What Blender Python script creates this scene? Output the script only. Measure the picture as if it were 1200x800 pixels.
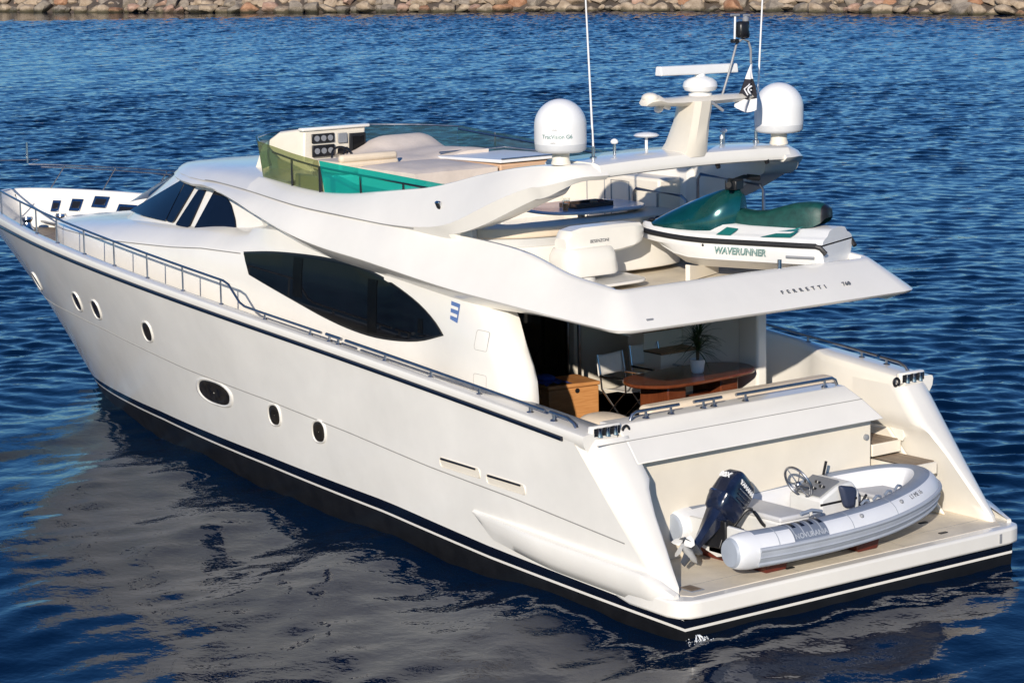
import bpy, bmesh, math, random
import numpy as np
from mathutils import Vector, Matrix, Euler, noise
from mathutils.geometry import tessellate_polygon
rad = math.radians
for o in list(bpy.data.objects): bpy.data.objects.remove(o)
SC = bpy.context.scene
COL = SC.collection
random.seed(7)

# ------------------------------------------------------------------ camera
CAMP = (-21.325, 21.258, 8.4206); YAW, PITCH, ROLL, FOC = 0.64286, 0.16861, -0.01846, 2962.57
f_ = Vector((math.cos(PITCH)*math.cos(YAW), -math.cos(PITCH)*math.sin(YAW), -math.sin(PITCH)))
r_ = f_.cross(Vector((0, 0, 1))).normalized(); u_ = r_.cross(f_)
c_, s_ = math.cos(ROLL), math.sin(ROLL)
R_, U_ = c_*r_+s_*u_, -s_*r_+c_*u_
cam = bpy.data.objects.new('camera', bpy.data.cameras.new('camera')); COL.objects.link(cam)
cam.matrix_world = Matrix(((R_.x, U_.x, -f_.x, CAMP[0]), (R_.y, U_.y, -f_.y, CAMP[1]), (R_.z, U_.z, -f_.z, CAMP[2]), (0, 0, 0, 1)))
cam.data.sensor_width = 36; cam.data.lens = 36*FOC/1200; cam.data.clip_start = 0.5; cam.data.clip_end = 3000
SC.camera = cam
# ------------------------------------------------------------------ light
SUN = Vector((-0.67, 0.75, 0.345)).normalized()
SEL = math.asin(SUN.z)
W = bpy.data.worlds.new('World'); SC.world = W; W.use_nodes = True
nt = W.node_tree; nt.nodes.clear()
sky = nt.nodes.new('ShaderNodeTexSky'); sky.sky_type = 'NISHITA'; sky.sun_disc = False
sky.sun_elevation = SEL; sky.sun_rotation = math.atan2(SUN.x, SUN.y)
sky.air_density = 1.0; sky.dust_density = 0.2; sky.ozone_density = 4.0
hs = nt.nodes.new('ShaderNodeHueSaturation'); hs.inputs['Saturation'].default_value = 1.15
bg = nt.nodes.new('ShaderNodeBackground'); bg.inputs['Strength'].default_value = 0.092
wo = nt.nodes.new('ShaderNodeOutputWorld')
tn = nt.nodes.new('ShaderNodeMix'); tn.data_type = 'RGBA'; tn.blend_type = 'MULTIPLY'; tn.inputs['Factor'].default_value = 1.0; tn.inputs['B'].default_value = (0.64, 0.91, 1.20, 1)
nt.links.new(sky.outputs[0], hs.inputs['Color']); nt.links.new(hs.outputs[0], tn.inputs['A']); nt.links.new(tn.outputs['Result'], bg.inputs[0]); nt.links.new(bg.outputs[0], wo.inputs[0])
sl = bpy.data.lights.new('sun', 'SUN'); sl.energy = 4.8; sl.angle = rad(0.6); sl.color = (1.0, 0.905, 0.78)
so = bpy.data.objects.new('sun', sl); COL.objects.link(so)
so.rotation_euler = SUN.to_track_quat('Z', 'Y').to_euler(); so.location = (-30, 25, 30)
SC.view_settings.view_transform = 'Standard'; SC.view_settings.look = 'None'
SC.view_settings.exposure = 0.07; SC.view_settings.gamma = 1.0
SC.render.engine = 'CYCLES'; SC.render.resolution_x = 1024; SC.render.resolution_y = 682
SC.cycles.max_bounces = 8; SC.cycles.transparent_max_bounces = 12; SC.cycles.caustics_reflective = False

# ------------------------------------------------------------------ materials
def mat(name, col, rough=0.4, metal=0.0, spec=0.5, coat=0.0, var=0.06, vscale=3.0, bump=0.0, bscale=40.0, rvar=0.08, col2=None):
    m = bpy.data.materials.new(name); m.use_nodes = True
    n = m.node_tree; b = n.nodes['Principled BSDF']
    b.inputs['Metallic'].default_value = metal; b.inputs['Specular IOR Level'].default_value = spec
    b.inputs['Coat Weight'].default_value = coat; b.inputs['Coat Roughness'].default_value = 0.08
    tc = n.nodes.new('ShaderNodeTexCoord'); tx = n.nodes.new('ShaderNodeTexNoise')
    tx.inputs['Scale'].default_value = vscale; tx.inputs['Detail'].default_value = 6; tx.inputs['Roughness'].default_value = 0.6
    n.links.new(tc.outputs['Object'], tx.inputs['Vector'])
    mx = n.nodes.new('ShaderNodeMix'); mx.data_type = 'RGBA'
    c2 = col2 if col2 else tuple(max(0, c*(1-2*var)) for c in col)
    mx.inputs['A'].default_value = (*c2, 1); mx.inputs['B'].default_value = (*[min(1, c*(1+(0 if col2 else var*0.5))) for c in col], 1)
    mr = n.nodes.new('ShaderNodeMapRange'); mr.inputs['From Min'].default_value = 0.3; mr.inputs['From Max'].default_value = 0.65
    n.links.new(tx.outputs['Fac'], mr.inputs['Value']); n.links.new(mr.outputs[0], mx.inputs['Factor'])
    n.links.new(mx.outputs['Result'], b.inputs['Base Color'])
    rr = n.nodes.new('ShaderNodeMapRange'); rr.inputs['To Min'].default_value = max(0.02, rough-rvar); rr.inputs['To Max'].default_value = rough+rvar
    n.links.new(tx.outputs['Fac'], rr.inputs['Value']); n.links.new(rr.outputs[0], b.inputs['Roughness'])
    if bump:
        t2 = n.nodes.new('ShaderNodeTexNoise'); t2.inputs['Scale'].default_value = bscale; t2.inputs['Detail'].default_value = 4
        n.links.new(tc.outputs['Object'], t2.inputs['Vector'])
        bp = n.nodes.new('ShaderNodeBump'); bp.inputs['Strength'].default_value = 0.6; bp.inputs['Distance'].default_value = bump
        n.links.new(t2.outputs['Fac'], bp.inputs['Height']); n.links.new(bp.outputs[0], b.inputs['Normal'])
    return m
def plank_mat(name, ca, cb, axis, width, rough=0.5, seam=(0.03, 0.02, 0.012)):
    """teak or varnished wood: planks with dark seams along one object axis plus grain"""
    m = bpy.data.materials.new(name); m.use_nodes = True; n = m.node_tree; b = n.nodes['Principled BSDF']
    tc = n.nodes.new('ShaderNodeTexCoord'); sp = n.nodes.new('ShaderNodeSeparateXYZ'); n.links.new(tc.outputs['Object'], sp.inputs[0])
    d = n.nodes.new('ShaderNodeMath'); d.operation = 'DIVIDE'; d.inputs[1].default_value = width; n.links.new(sp.outputs[axis], d.inputs[0])
    fr = n.nodes.new('ShaderNodeMath'); fr.operation = 'FRACT'; n.links.new(d.outputs[0], fr.inputs[0])
    fl = n.nodes.new('ShaderNodeMath'); fl.operation = 'FLOOR'; n.links.new(d.outputs[0], fl.inputs[0])
    wn = n.nodes.new('ShaderNodeTexWhiteNoise'); wn.noise_dimensions = '1D'; n.links.new(fl.outputs[0], wn.inputs['W'])
    mp = n.nodes.new('ShaderNodeMapping'); sc = [3, 3, 3]; sc[axis] = 40; mp.inputs['Scale'].default_value = sc
    n.links.new(tc.outputs['Object'], mp.inputs['Vector'])
    gr = n.nodes.new('ShaderNodeTexNoise'); gr.inputs['Scale'].default_value = 1.5; gr.inputs['Detail'].default_value = 6; n.links.new(mp.outputs[0], gr.inputs['Vector'])
    ad = n.nodes.new('ShaderNodeMath'); ad.operation = 'MULTIPLY_ADD'; ad.inputs[1].default_value = 0.35; n.links.new(wn.outputs['Value'], ad.inputs[0]); n.links.new(gr.outputs['Fac'], ad.inputs[2])
    mx = n.nodes.new('ShaderNodeMix'); mx.data_type = 'RGBA'; mx.inputs['A'].default_value = (*ca, 1); mx.inputs['B'].default_value = (*cb, 1)
    mr = n.nodes.new('ShaderNodeMapRange'); mr.inputs['From Min'].default_value = 0.35; mr.inputs['From Max'].default_value = 0.95
    n.links.new(ad.outputs[0], mr.inputs['Value']); n.links.new(mr.outputs[0], mx.inputs['Factor'])
    lt = n.nodes.new('ShaderNodeMath'); lt.operation = 'LESS_THAN'; lt.inputs[1].default_value = 0.07 if seam else -1; n.links.new(fr.outputs[0], lt.inputs[0])
    m2 = n.nodes.new('ShaderNodeMix'); m2.data_type = 'RGBA'; m2.inputs['B'].default_value = (*(seam or (0, 0, 0)), 1)
    n.links.new(lt.outputs[0], m2.inputs['Factor']); n.links.new(mx.outputs['Result'], m2.inputs['A'])
    n.links.new(m2.outputs['Result'], b.inputs['Base Color']); b.inputs['Roughness'].default_value = rough
    return m
def glass_mat(name, tint, density=0.75, rough=0.03):
    """thin tinted acrylic: tinted see-through plus a glossy skin"""
    m = bpy.data.materials.new(name); m.use_nodes = True; n = m.node_tree; n.nodes.clear()
    out = n.nodes.new('ShaderNodeOutputMaterial'); tr = n.nodes.new('ShaderNodeBsdfTransparent'); tr.inputs[0].default_value = (*tint, 1)
    tc = n.nodes.new('ShaderNodeTexCoord'); nz = n.nodes.new('ShaderNodeTexNoise'); nz.inputs['Scale'].default_value = 2.0
    n.links.new(tc.outputs['Object'], nz.inputs['Vector'])
    df = n.nodes.new('ShaderNodeBsdfTranslucent'); df.inputs[0].default_value = (*tint, 1)
    d2 = n.nodes.new('ShaderNodeBsdfDiffuse'); d2.inputs[0].default_value = (*tint, 1)
    ad = n.nodes.new('ShaderNodeMixShader'); ad.inputs[0].default_value = 0.5; n.links.new(df.outputs[0], ad.inputs[1]); n.links.new(d2.outputs[0], ad.inputs[2])
    m1 = n.nodes.new('ShaderNodeMixShader'); n.links.new(tr.outputs[0], m1.inputs[1]); n.links.new(ad.outputs[0], m1.inputs[2])
    mr = n.nodes.new('ShaderNodeMapRange'); mr.inputs['To Min'].default_value = (1-density)*0.8; mr.inputs['To Max'].default_value = (1-density)*1.2
    n.links.new(nz.outputs['Fac'], mr.inputs['Value']); n.links.new(mr.outputs[0], m1.inputs[0])
    gl = n.nodes.new('ShaderNodeBsdfGlossy'); gl.inputs['Roughness'].default_value = rough
    lw = n.nodes.new('ShaderNodeLayerWeight'); lw.inputs['Blend'].default_value = 0.5; pw = n.nodes.new('ShaderNodeMath'); pw.operation = 'POWER'; pw.inputs[1].default_value = 4.0; n.links.new(lw.outputs['Facing'], pw.inputs[0]); fr = n.nodes.new('ShaderNodeMath'); fr.operation = 'MULTIPLY_ADD'; fr.inputs[1].default_value = 0.5; fr.inputs[2].default_value = 0.04; n.links.new(pw.outputs[0], fr.inputs[0])
    m2 = n.nodes.new('ShaderNodeMixShader'); n.links.new(fr.outputs[0], m2.inputs[0]); n.links.new(m1.outputs[0], m2.inputs[1]); n.links.new(gl.outputs[0], m2.inputs[2])
    n.links.new(m2.outputs[0], out.inputs[0])
    return m
GEL = mat('white gelcoat', (0.82, 0.79, 0.725), 0.22, coat=0.3, var=0.025, vscale=1.2)
HULLW = mat('hull paint', (0.87, 0.845, 0.785), 0.16, coat=0.6, var=0.05, vscale=0.7)
CREAM = mat('cream gelcoat', (0.79, 0.73, 0.62), 0.35, var=0.03, vscale=1.5)
NONSKID = mat('cream nonskid', (0.76, 0.68, 0.55), 0.7, var=0.10, vscale=2.0, bump=0.004, bscale=160)
NAVY = mat('navy paint', (0.004, 0.006, 0.014), 0.25, coat=0.1, var=0.1)
ANTIF = mat('black antifouling', (0.008, 0.008, 0.009), 0.45, var=0.2)
STEEL = mat('polished steel', (0.55, 0.56, 0.58), 0.18, metal=1.0, var=0.1, vscale=10)
RAILS = mat('tarnished rail steel', (0.42, 0.43, 0.46), 0.32, metal=1.0, var=0.1, vscale=10)
BLACK = mat('black plastic', (0.012, 0.012, 0.014), 0.35, var=0.1)
RUBBER = mat('black rubber', (0.015, 0.015, 0.016), 0.5, var=0.1)
GREYP = mat('grey plastic', (0.25, 0.26, 0.28), 0.45)
SEAM = mat('grey sealant', (0.30, 0.29, 0.27), 0.6)
SHADEG = mat('recess shade grey', (0.55, 0.55, 0.54), 0.4, var=0.03)  # grey that puts the settee recess shade into the colour
DGLASS = mat('dark window glass', (0.004, 0.0045, 0.006), 0.05, spec=0.28, var=0.3, vscale=1.0, rvar=0.02)
MULL = mat('window mullion', (0.003, 0.003, 0.0035), 0.25, spec=0.12)
PGLASS = mat('blue black window glass', (0.004, 0.006, 0.014), 0.05, spec=0.28, var=0.2, rvar=0.02)
TEAK = plank_mat('teak planking', (0.24, 0.13, 0.06), (0.42, 0.26, 0.13), 1, 0.06)
TEAKG = plank_mat('weathered teak', (0.17, 0.12, 0.08), (0.29, 0.21, 0.14), 1, 0.06)
MAHOG = plank_mat('varnished mahogany', (0.10, 0.025, 0.010), (0.18, 0.052, 0.020), 0, 0.9, 0.12, None)
PINE = plank_mat('orange pine', (0.42, 0.17, 0.05), (0.62, 0.30, 0.11), 2, 0.5, 0.4, None)
DWOOD = plank_mat('dark interior wood', (0.09, 0.035, 0.015), (0.18, 0.075, 0.035), 1, 0.3, 0.3, None)
CUSH = mat('cream cushion vinyl', (0.74, 0.62, 0.47), 0.55, var=0.04, bump=0.004, bscale=30)
PADS = mat('sand sunpad fabric', (0.72, 0.62, 0.53), 0.75, var=0.06, bump=0.006, bscale=25)
TAN = mat('tan lining', (0.58, 0.38, 0.24), 0.6, var=0.05)
OLIVEG = glass_mat('olive tinted acrylic', (0.40, 0.44, 0.22), 0.72)
TEALG = glass_mat('teal tinted acrylic', (0.03, 0.62, 0.52), 0.50)
SMOKEG = glass_mat('green smoked acrylic', (0.22, 0.42, 0.42), 0.80)
INK = mat('grey lettering', (0.10, 0.11, 0.13), 0.5)
BLUEINK = mat('blue lettering', (0.10, 0.18, 0.40), 0.5)
TEALINK = mat('teal lettering', (0.01, 0.16, 0.15), 0.4)
WHITEP = mat('white plastic', (0.80, 0.80, 0.79), 0.35, var=0.02)

# ------------------------------------------------------------------ mesh helpers
class G:
    def __init__(s): s.v = []; s.f = []; s.m = []
    def raw(s, V, F, mi=0):
        k = len(s.v); s.v += [tuple(p) for p in V]; s.f += [tuple(i+k for i in q) for q in F]; s.m += [mi]*len(F); return s
    def grid(s, rows, cu=False, cv=False, mi=0, rowmi=None, flip=False):
        n, m = len(rows), len(rows[0]); V = [p for r in rows for p in r]; k = len(s.v); s.v += [tuple(p) for p in V]
        for i in range(n if cu else n-1):
            for j in range(m if cv else m-1):
                a, b, c, d = i*m+j, i*m+(j+1) % m, ((i+1) % n)*m+(j+1) % m, ((i+1) % n)*m+j
                q = (a, b, c, d) if not flip else (d, c, b, a)
                s.f.append(tuple(k+t for t in q)); s.m.append(rowmi[i] if rowmi else mi)
        return s
    def box(s, c, size, rot=None, mi=0):
        hx, hy, hz = [t/2 for t in size]
        V = [Vector((x*hx, y*hy, z*hz)) for x in (-1, 1) for y in (-1, 1) for z in (-1, 1)]
        if rot is not None: V = [rot @ p for p in V]
        V = [p+Vector(c) for p in V]
        return s.raw(V, [(0, 1, 3, 2), (4, 6, 7, 5), (0, 4, 5, 1), (2, 3, 7, 6), (0, 2, 6, 4), (1, 5, 7, 3)], mi)
    def hexa(s, bot, top, mi=0):
        n = len(bot); V = list(bot)+list(top)
        F = [tuple(range(n-1, -1, -1)), tuple(range(n, 2*n))]+[(i, (i+1) % n, n+(i+1) % n, n+i) for i in range(n)]
        return s.raw(V, F, mi)
    def prism(s, poly, off, mi=0):
        off = Vector(off); return s.hexa([Vector(p) for p in poly], [Vector(p)+off for p in poly], mi)
    def tube(s, path, r, n=8, cap=True, mi=0, flat=1.0):
        P = [Vector(p) for p in path]; rows = []; N = len(P)
        t0 = (P[1]-P[0]).normalized(); up = Vector((0, 0, 1)) if abs(t0.z) < 0.9 else Vector((1, 0, 0))
        for i in range(N):
            t = (P[min(i+1, N-1)]-P[max(i-1, 0)]); t = t.normalized() if t.length > 1e-9 else t0
            a = t.cross(up); a = a.normalized() if a.length > 1e-6 else Vector((1, 0, 0)); b = a.cross(t).normalized()
            up = b if abs(t.z) > 0.7 else up
            rr = r[i] if isinstance(r, (list, tuple)) else r
            rows.append([P[i]+a*(rr*math.cos(2*math.pi*k/n))+b*(rr*flat*math.sin(2*math.pi*k/n)) for k in range(n)])
        s.grid(rows, False, True, mi)
        if cap:
            k = len(s.v)-N*n
            s.f.append(tuple(k+j for j in range(n))[::-1]); s.m.append(mi)
            s.f.append(tuple(k+(N-1)*n+j for j in range(n))); s.m.append(mi)
        return s
    def lathe(s, prof, c=(0, 0, 0), M=None, n=24, mi=0, profmi=None):
        rows = []
        for r, z in prof:
            row = [Vector((max(r, 1e-4)*math.cos(2*math.pi*k/n), max(r, 1e-4)*math.sin(2*math.pi*k/n), z)) for k in range(n)]
            if M is not None: row = [M @ p for p in row]
            rows.append([p+Vector(c) for p in row])
        return s.grid(rows, False, True, mi, rowmi=profmi)
    def ell(s, c, rr, n=16, m=10, M=None, mi=0, e=1.0):
        rows = []
        sg = lambda t: math.copysign(abs(t)**e, t)
        for i in range(m+1):
            a = -math.pi/2+math.pi*i/m; row = []
            for k in range(n):
                b = 2*math.pi*k/n
                p = Vector((rr[0]*sg(math.cos(a))*sg(math.cos(b)), rr[1]*sg(math.cos(a))*sg(math.sin(b)), rr[2]*sg(math.sin(a))))
                if M is not None: p = M @ p
                row.append(p+Vector(c))
            rows.append(row)
        return s.grid(rows, False, True, mi)
    def torus(s, c, R, r, M=None, n=24, m=8, mi=0, a0=0, a1=2*math.pi):
        rows = []; full = abs(a1-a0-2*math.pi) < 1e-6
        for i in range(n if full else n+1):
            a = a0+(a1-a0)*i/n; row = []
            for k in range(m):
                b = 2*math.pi*k/m; p = Vector(((R+r*math.cos(b))*math.cos(a), (R+r*math.cos(b))*math.sin(a), r*math.sin(b)))
                if M is not None: p = M @ p
                row.append(p+Vector(c))
            rows.append(row)
        return s.grid(rows, full, True, mi)
    def poly(s, pts, mi=0):
        tri = tessellate_polygon([[Vector(p) for p in pts]])
        return s.raw(pts, [tuple(t) for t in tri], mi)
    def mirror(s):
        k = len(s.v); s.v += [(x, -y, z) for x, y, z in s.v]; nf = [tuple(k+i for i in q)[::-1] for q in s.f]; s.f += nf; s.m += list(s.m); return s
def root(name, label, cat, loc=(0, 0, 0), rot=(0, 0, 0), group=None):
    o = bpy.data.objects.new(name, None); COL.objects.link(o); o.location = loc; o.rotation_euler = rot
    o['label'] = label; o['category'] = cat; o.empty_display_size = 0.3
    if group: o['group'] = group
    return o
def put(name, g, mats, parent=None, smooth=40, bevel=0, seg=2, world=True, label=None, fix=True):
    me = bpy.data.meshes.new(name); me.from_pydata([tuple(p) for p in g.v], [], g.f)
    ms = mats if isinstance(mats, (list, tuple)) else [mats]
    for m in ms: me.materials.append(m)
    me.polygons.foreach_set('material_index', g.m)
    bm = bmesh.new(); bm.from_mesh(me); bmesh.ops.remove_doubles(bm, verts=bm.verts, dist=1e-5)
    if fix: bmesh.ops.recalc_face_normals(bm, faces=bm.faces)
    bm.to_mesh(me); bm.free()
    me.polygons.foreach_set('use_smooth', [True]*len(me.polygons))
    me.set_sharp_from_angle(angle=rad(smooth)); me.update()
    o = bpy.data.objects.new(name, me); COL.objects.link(o)
    if parent is not None:
        o.parent = parent
        if world and parent.type == 'EMPTY':
            o.matrix_parent_inverse = (Matrix.Translation(parent.location) @ parent.rotation_euler.to_matrix().to_4x4()).inverted()
    if bevel:
        b = o.modifiers.new('bevel', 'BEVEL'); b.width = bevel; b.segments = seg; b.limit_method = 'ANGLE'; b.angle_limit = rad(35)
    if label: o['label'] = label
    return o
def tag(o, label, cat, group=None):
    o['label'] = label; o['category'] = cat
    if group: o['group'] = group
    return o
def structure(o, kind='structure'): o['kind'] = kind; return o
def lettering(s, size, origin, xd, yd, m, parent, name='lettering', warp=None, extr=0.0015, shear=0.0, space=1.0, bold=0.0, align='LEFT', world=True, sx=1.0):
    cu = bpy.data.curves.new('txt', 'FONT'); cu.body = s; cu.size = size; cu.extrude = extr; cu.shear = shear; cu.space_character = space; cu.offset = bold; cu.align_x = align
    to = bpy.data.objects.new('txt', cu); COL.objects.link(to)
    dg = bpy.context.evaluated_depsgraph_get(); dg.update()
    me = bpy.data.meshes.new_from_object(to.evaluated_get(dg)); bpy.data.objects.remove(to); bpy.data.curves.remove(cu)
    xd, yd = Vector(xd).normalized(), Vector(yd).normalized(); zd = xd.cross(yd).normalized(); O = Vector(origin)
    for v in me.vertices:
        x, y, z = v.co; x *= sx
        v.co = warp(x, y, z) if warp else O+xd*x+yd*y+zd*z
    me.materials.clear(); me.materials.append(m); me.name = name
    o = bpy.data.objects.new(name, me); COL.objects.link(o); o.parent = parent
    if world and parent.type == 'EMPTY':
        o.matrix_parent_inverse = (Matrix.Translation(parent.location) @ parent.rotation_euler.to_matrix().to_4x4()).inverted()
    return o
def ip(x, xs, ys): return float(np.interp(x, xs, ys))
def smoothstep(a, b, x):
    t = min(1, max(0, (x-a)/(b-a))); return t*t*(3-2*t)
def spline(pts, n=8):
    """Catmull-Rom through 3-D points"""
    P = [Vector(p) for p in pts]; P = [2*P[0]-P[1]]+P+[2*P[-1]-P[-2]]; out = []
    for i in range(1, len(P)-2):
        for k in range(n):
            t = k/n; a, b, c, d = P[i-1:i+3]
            out.append(0.5*((2*b)+(c-a)*t+(2*a-5*b+4*c-d)*t*t+(3*b-a-3*c+d)*t**3))
    out.append(P[-2]); return out
def closed2(pts, n=6):
    """closed Catmull-Rom through 2-D points"""
    P = [Vector((*p, 0)) for p in pts]; N = len(P); out = []
    for i in range(N):
        a, b, c, d = P[(i-1) % N], P[i], P[(i+1) % N], P[(i+2) % N]
        for k in range(n):
            t = k/n; q = 0.5*((2*b)+(c-a)*t+(2*a-5*b+4*c-d)*t*t+(3*b-a-3*c+d)*t**3); out.append((q.x, q.y))
    return out
def round_poly(pts, r, n=5):
    """2-D polygon with rounded corners"""
    out = []; N = len(pts)
    for i in range(N):
        p, a, b = Vector(pts[i]), Vector(pts[i-1]), Vector(pts[(i+1) % N])
        ra = min(r, (a-p).length*0.45, (b-p).length*0.45); s = p+(a-p).normalized()*ra; e = p+(b-p).normalized()*ra
        for k in range(n+1):
            t = k/n; q = s*(1-t)**2+p*2*t*(1-t)+e*t*t; out.append((q.x, q.y))
    return out

# ------------------------------------------------------------------ SETTING: water, breakwater
WZ = 0.06
def water_material():
    m = bpy.data.materials.new('harbour water'); m.use_nodes = True; n = m.node_tree; b = n.nodes['Principled BSDF']; L = n.links.new
    b.inputs['IOR'].default_value = WATER_IOR; b.inputs['Roughness'].default_value = 0.04
    geo = n.nodes.new('ShaderNodeNewGeometry')
    t = n.nodes.new('ShaderNodeTexNoise'); t.inputs['Scale'].default_value = 0.05; t.inputs['Detail'].default_value = 4; L(geo.outputs['Position'], t.inputs['Vector'])
    mx = n.nodes.new('ShaderNodeMix'); mx.data_type = 'RGBA'; mx.inputs['A'].default_value = (*WATER_A, 1); mx.inputs['B'].default_value = (*WATER_B, 1)
    L(t.outputs['Fac'], mx.inputs['Factor']); L(mx.outputs['Result'], b.inputs['Base Color'])
    f = n.nodes.new('ShaderNodeTexNoise'); f.inputs['Scale'].default_value = 7.0; f.inputs['Detail'].default_value = 2; L(geo.outputs['Position'], f.inputs['Vector'])
    bp = n.nodes.new('ShaderNodeBump'); bp.inputs['Strength'].default_value = 1.0; bp.inputs['Distance'].default_value = 0.006
    L(f.outputs['Fac'], bp.inputs['Height']); L(bp.outputs[0], b.inputs['Normal'])
    return m
WATER_IOR = 1.195
WATER_A, WATER_B = (0.0002, 0.006, 0.022), (0.0004, 0.009, 0.034)
def build_water():
    """one sheet of water: a fine wave mesh where the harbour is seen, stretched flat to the horizon all round"""
    rs = np.random.RandomState(4)
    av = np.array((0.80, -0.60)); bv = np.array((0.60, 0.80)); o = np.array((-21.0, 21.0))
    S = np.concatenate([[-900, -300, -60, -10], np.arange(6, 16, 1.0), np.arange(16, 62, .11), np.arange(62, 120, .14), np.arange(120, 214, .22), [218, 230, 300, 600, 1200]])
    T = np.concatenate([[-1200, -500, -200], np.arange(-100, -46, .6), np.arange(-46, -20, .18), np.arange(-20, 20, .12), np.arange(20, 46, .18), np.arange(46, 100, .6), [110, 200, 500, 1200]])
    SS, TT = np.meshgrid(S, T, indexing='ij')
    X = o[0]+SS*av[0]+TT*bv[0]; Y = o[1]+SS*av[1]+TT*bv[1]
    fade = np.clip((SS-8)/8, 0, 1)*np.clip((216-SS)/6, 0, 1)*np.clip((99-abs(TT))/8, 0, 1)
    # lee of the hull: distance from a line drawn along the port side, wobbling
    px, py = X-np.clip(X, -9.0, 15.0), Y-np.clip(Y, 2.0, 11.5)
    d = np.hypot(px, py)+0.9*np.sin(X*.45+1)*np.sin(Y*.38+.5)+0.6*np.sin(X*.9-Y*.7)
    lee = np.clip((d-0.8)/6.5, 0, 1); lee = lee*lee*(3-2*lee)
    H = np.zeros_like(X); DX = np.zeros_like(X); DY = np.zeros_like(X)
    def waves(N, l0, l1, slope, base, spread, amp, sharp):
        nonlocal H, DX, DY
        for i in range(N):
            lam = l0*(l1/l0)**rs.rand(); k = 2*math.pi/lam; th = base+rs.normal()*spread; a = slope/k*math.sqrt(2.0/N); ph = rs.rand()*6.283
            c, s = math.cos(th), math.sin(th); q = k*(c*X+s*Y)+ph
            H += amp*a*np.cos(q); DX -= amp*sharp*a*c*np.sin(q); DY -= amp*sharp*a*s*np.sin(q)
    wind = math.atan2(-0.60, 0.80)
    gust = .85+.25*np.sin(X*.05+1.3)*np.sin(Y*.043)+.12*np.sin(X*.021-Y*.034+2)
    waves(22, 0.9, 3.2, SLOPE_L, wind+.25, .45, lee*gust, .8)
    waves(48, 0.30, 0.85, SLOPE_S, wind, .75, lee*gust, .8)
    waves(14, 1.8, 5.0, 0.052, wind+1.3, .5, 1-lee*.7, .3)
    waves(24, 0.5, 1.4, 0.062, wind+1.1, .7, 1-lee, .3)
    Z = WZ+H*fade; X = X+DX*fade; Y = Y+DY*fade
    co = np.stack([X, Y, Z], -1).reshape(-1, 3); nS, nT = X.shape
    idx = np.arange(nS*nT).reshape(nS, nT); q = np.stack([idx[:-1, :-1], idx[1:, :-1], idx[1:, 1:], idx[:-1, 1:]], -1).reshape(-1, 4)
    me = bpy.data.meshes.new('water'); me.vertices.add(len(co)); me.vertices.foreach_set('co', co.ravel().astype(np.float32))
    me.loops.add(q.size); me.loops.foreach_set('vertex_index', q.ravel().astype(np.int32))
    me.polygons.add(len(q)); me.polygons.foreach_set('loop_start', np.arange(0, q.size, 4, dtype=np.int32)); me.polygons.foreach_set('use_smooth', np.ones(len(q), dtype=bool))
    me.materials.append(water_material()); me.update(calc_edges=True); me.validate()
    if me.polygons[len(me.polygons)//2].normal.z < 0: me.flip_normals()
    ob = bpy.data.objects.new('water', me); COL.objects.link(ob); structure(ob)
SLOPE_L, SLOPE_S = 0.052, 0.19
build_water()

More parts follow.
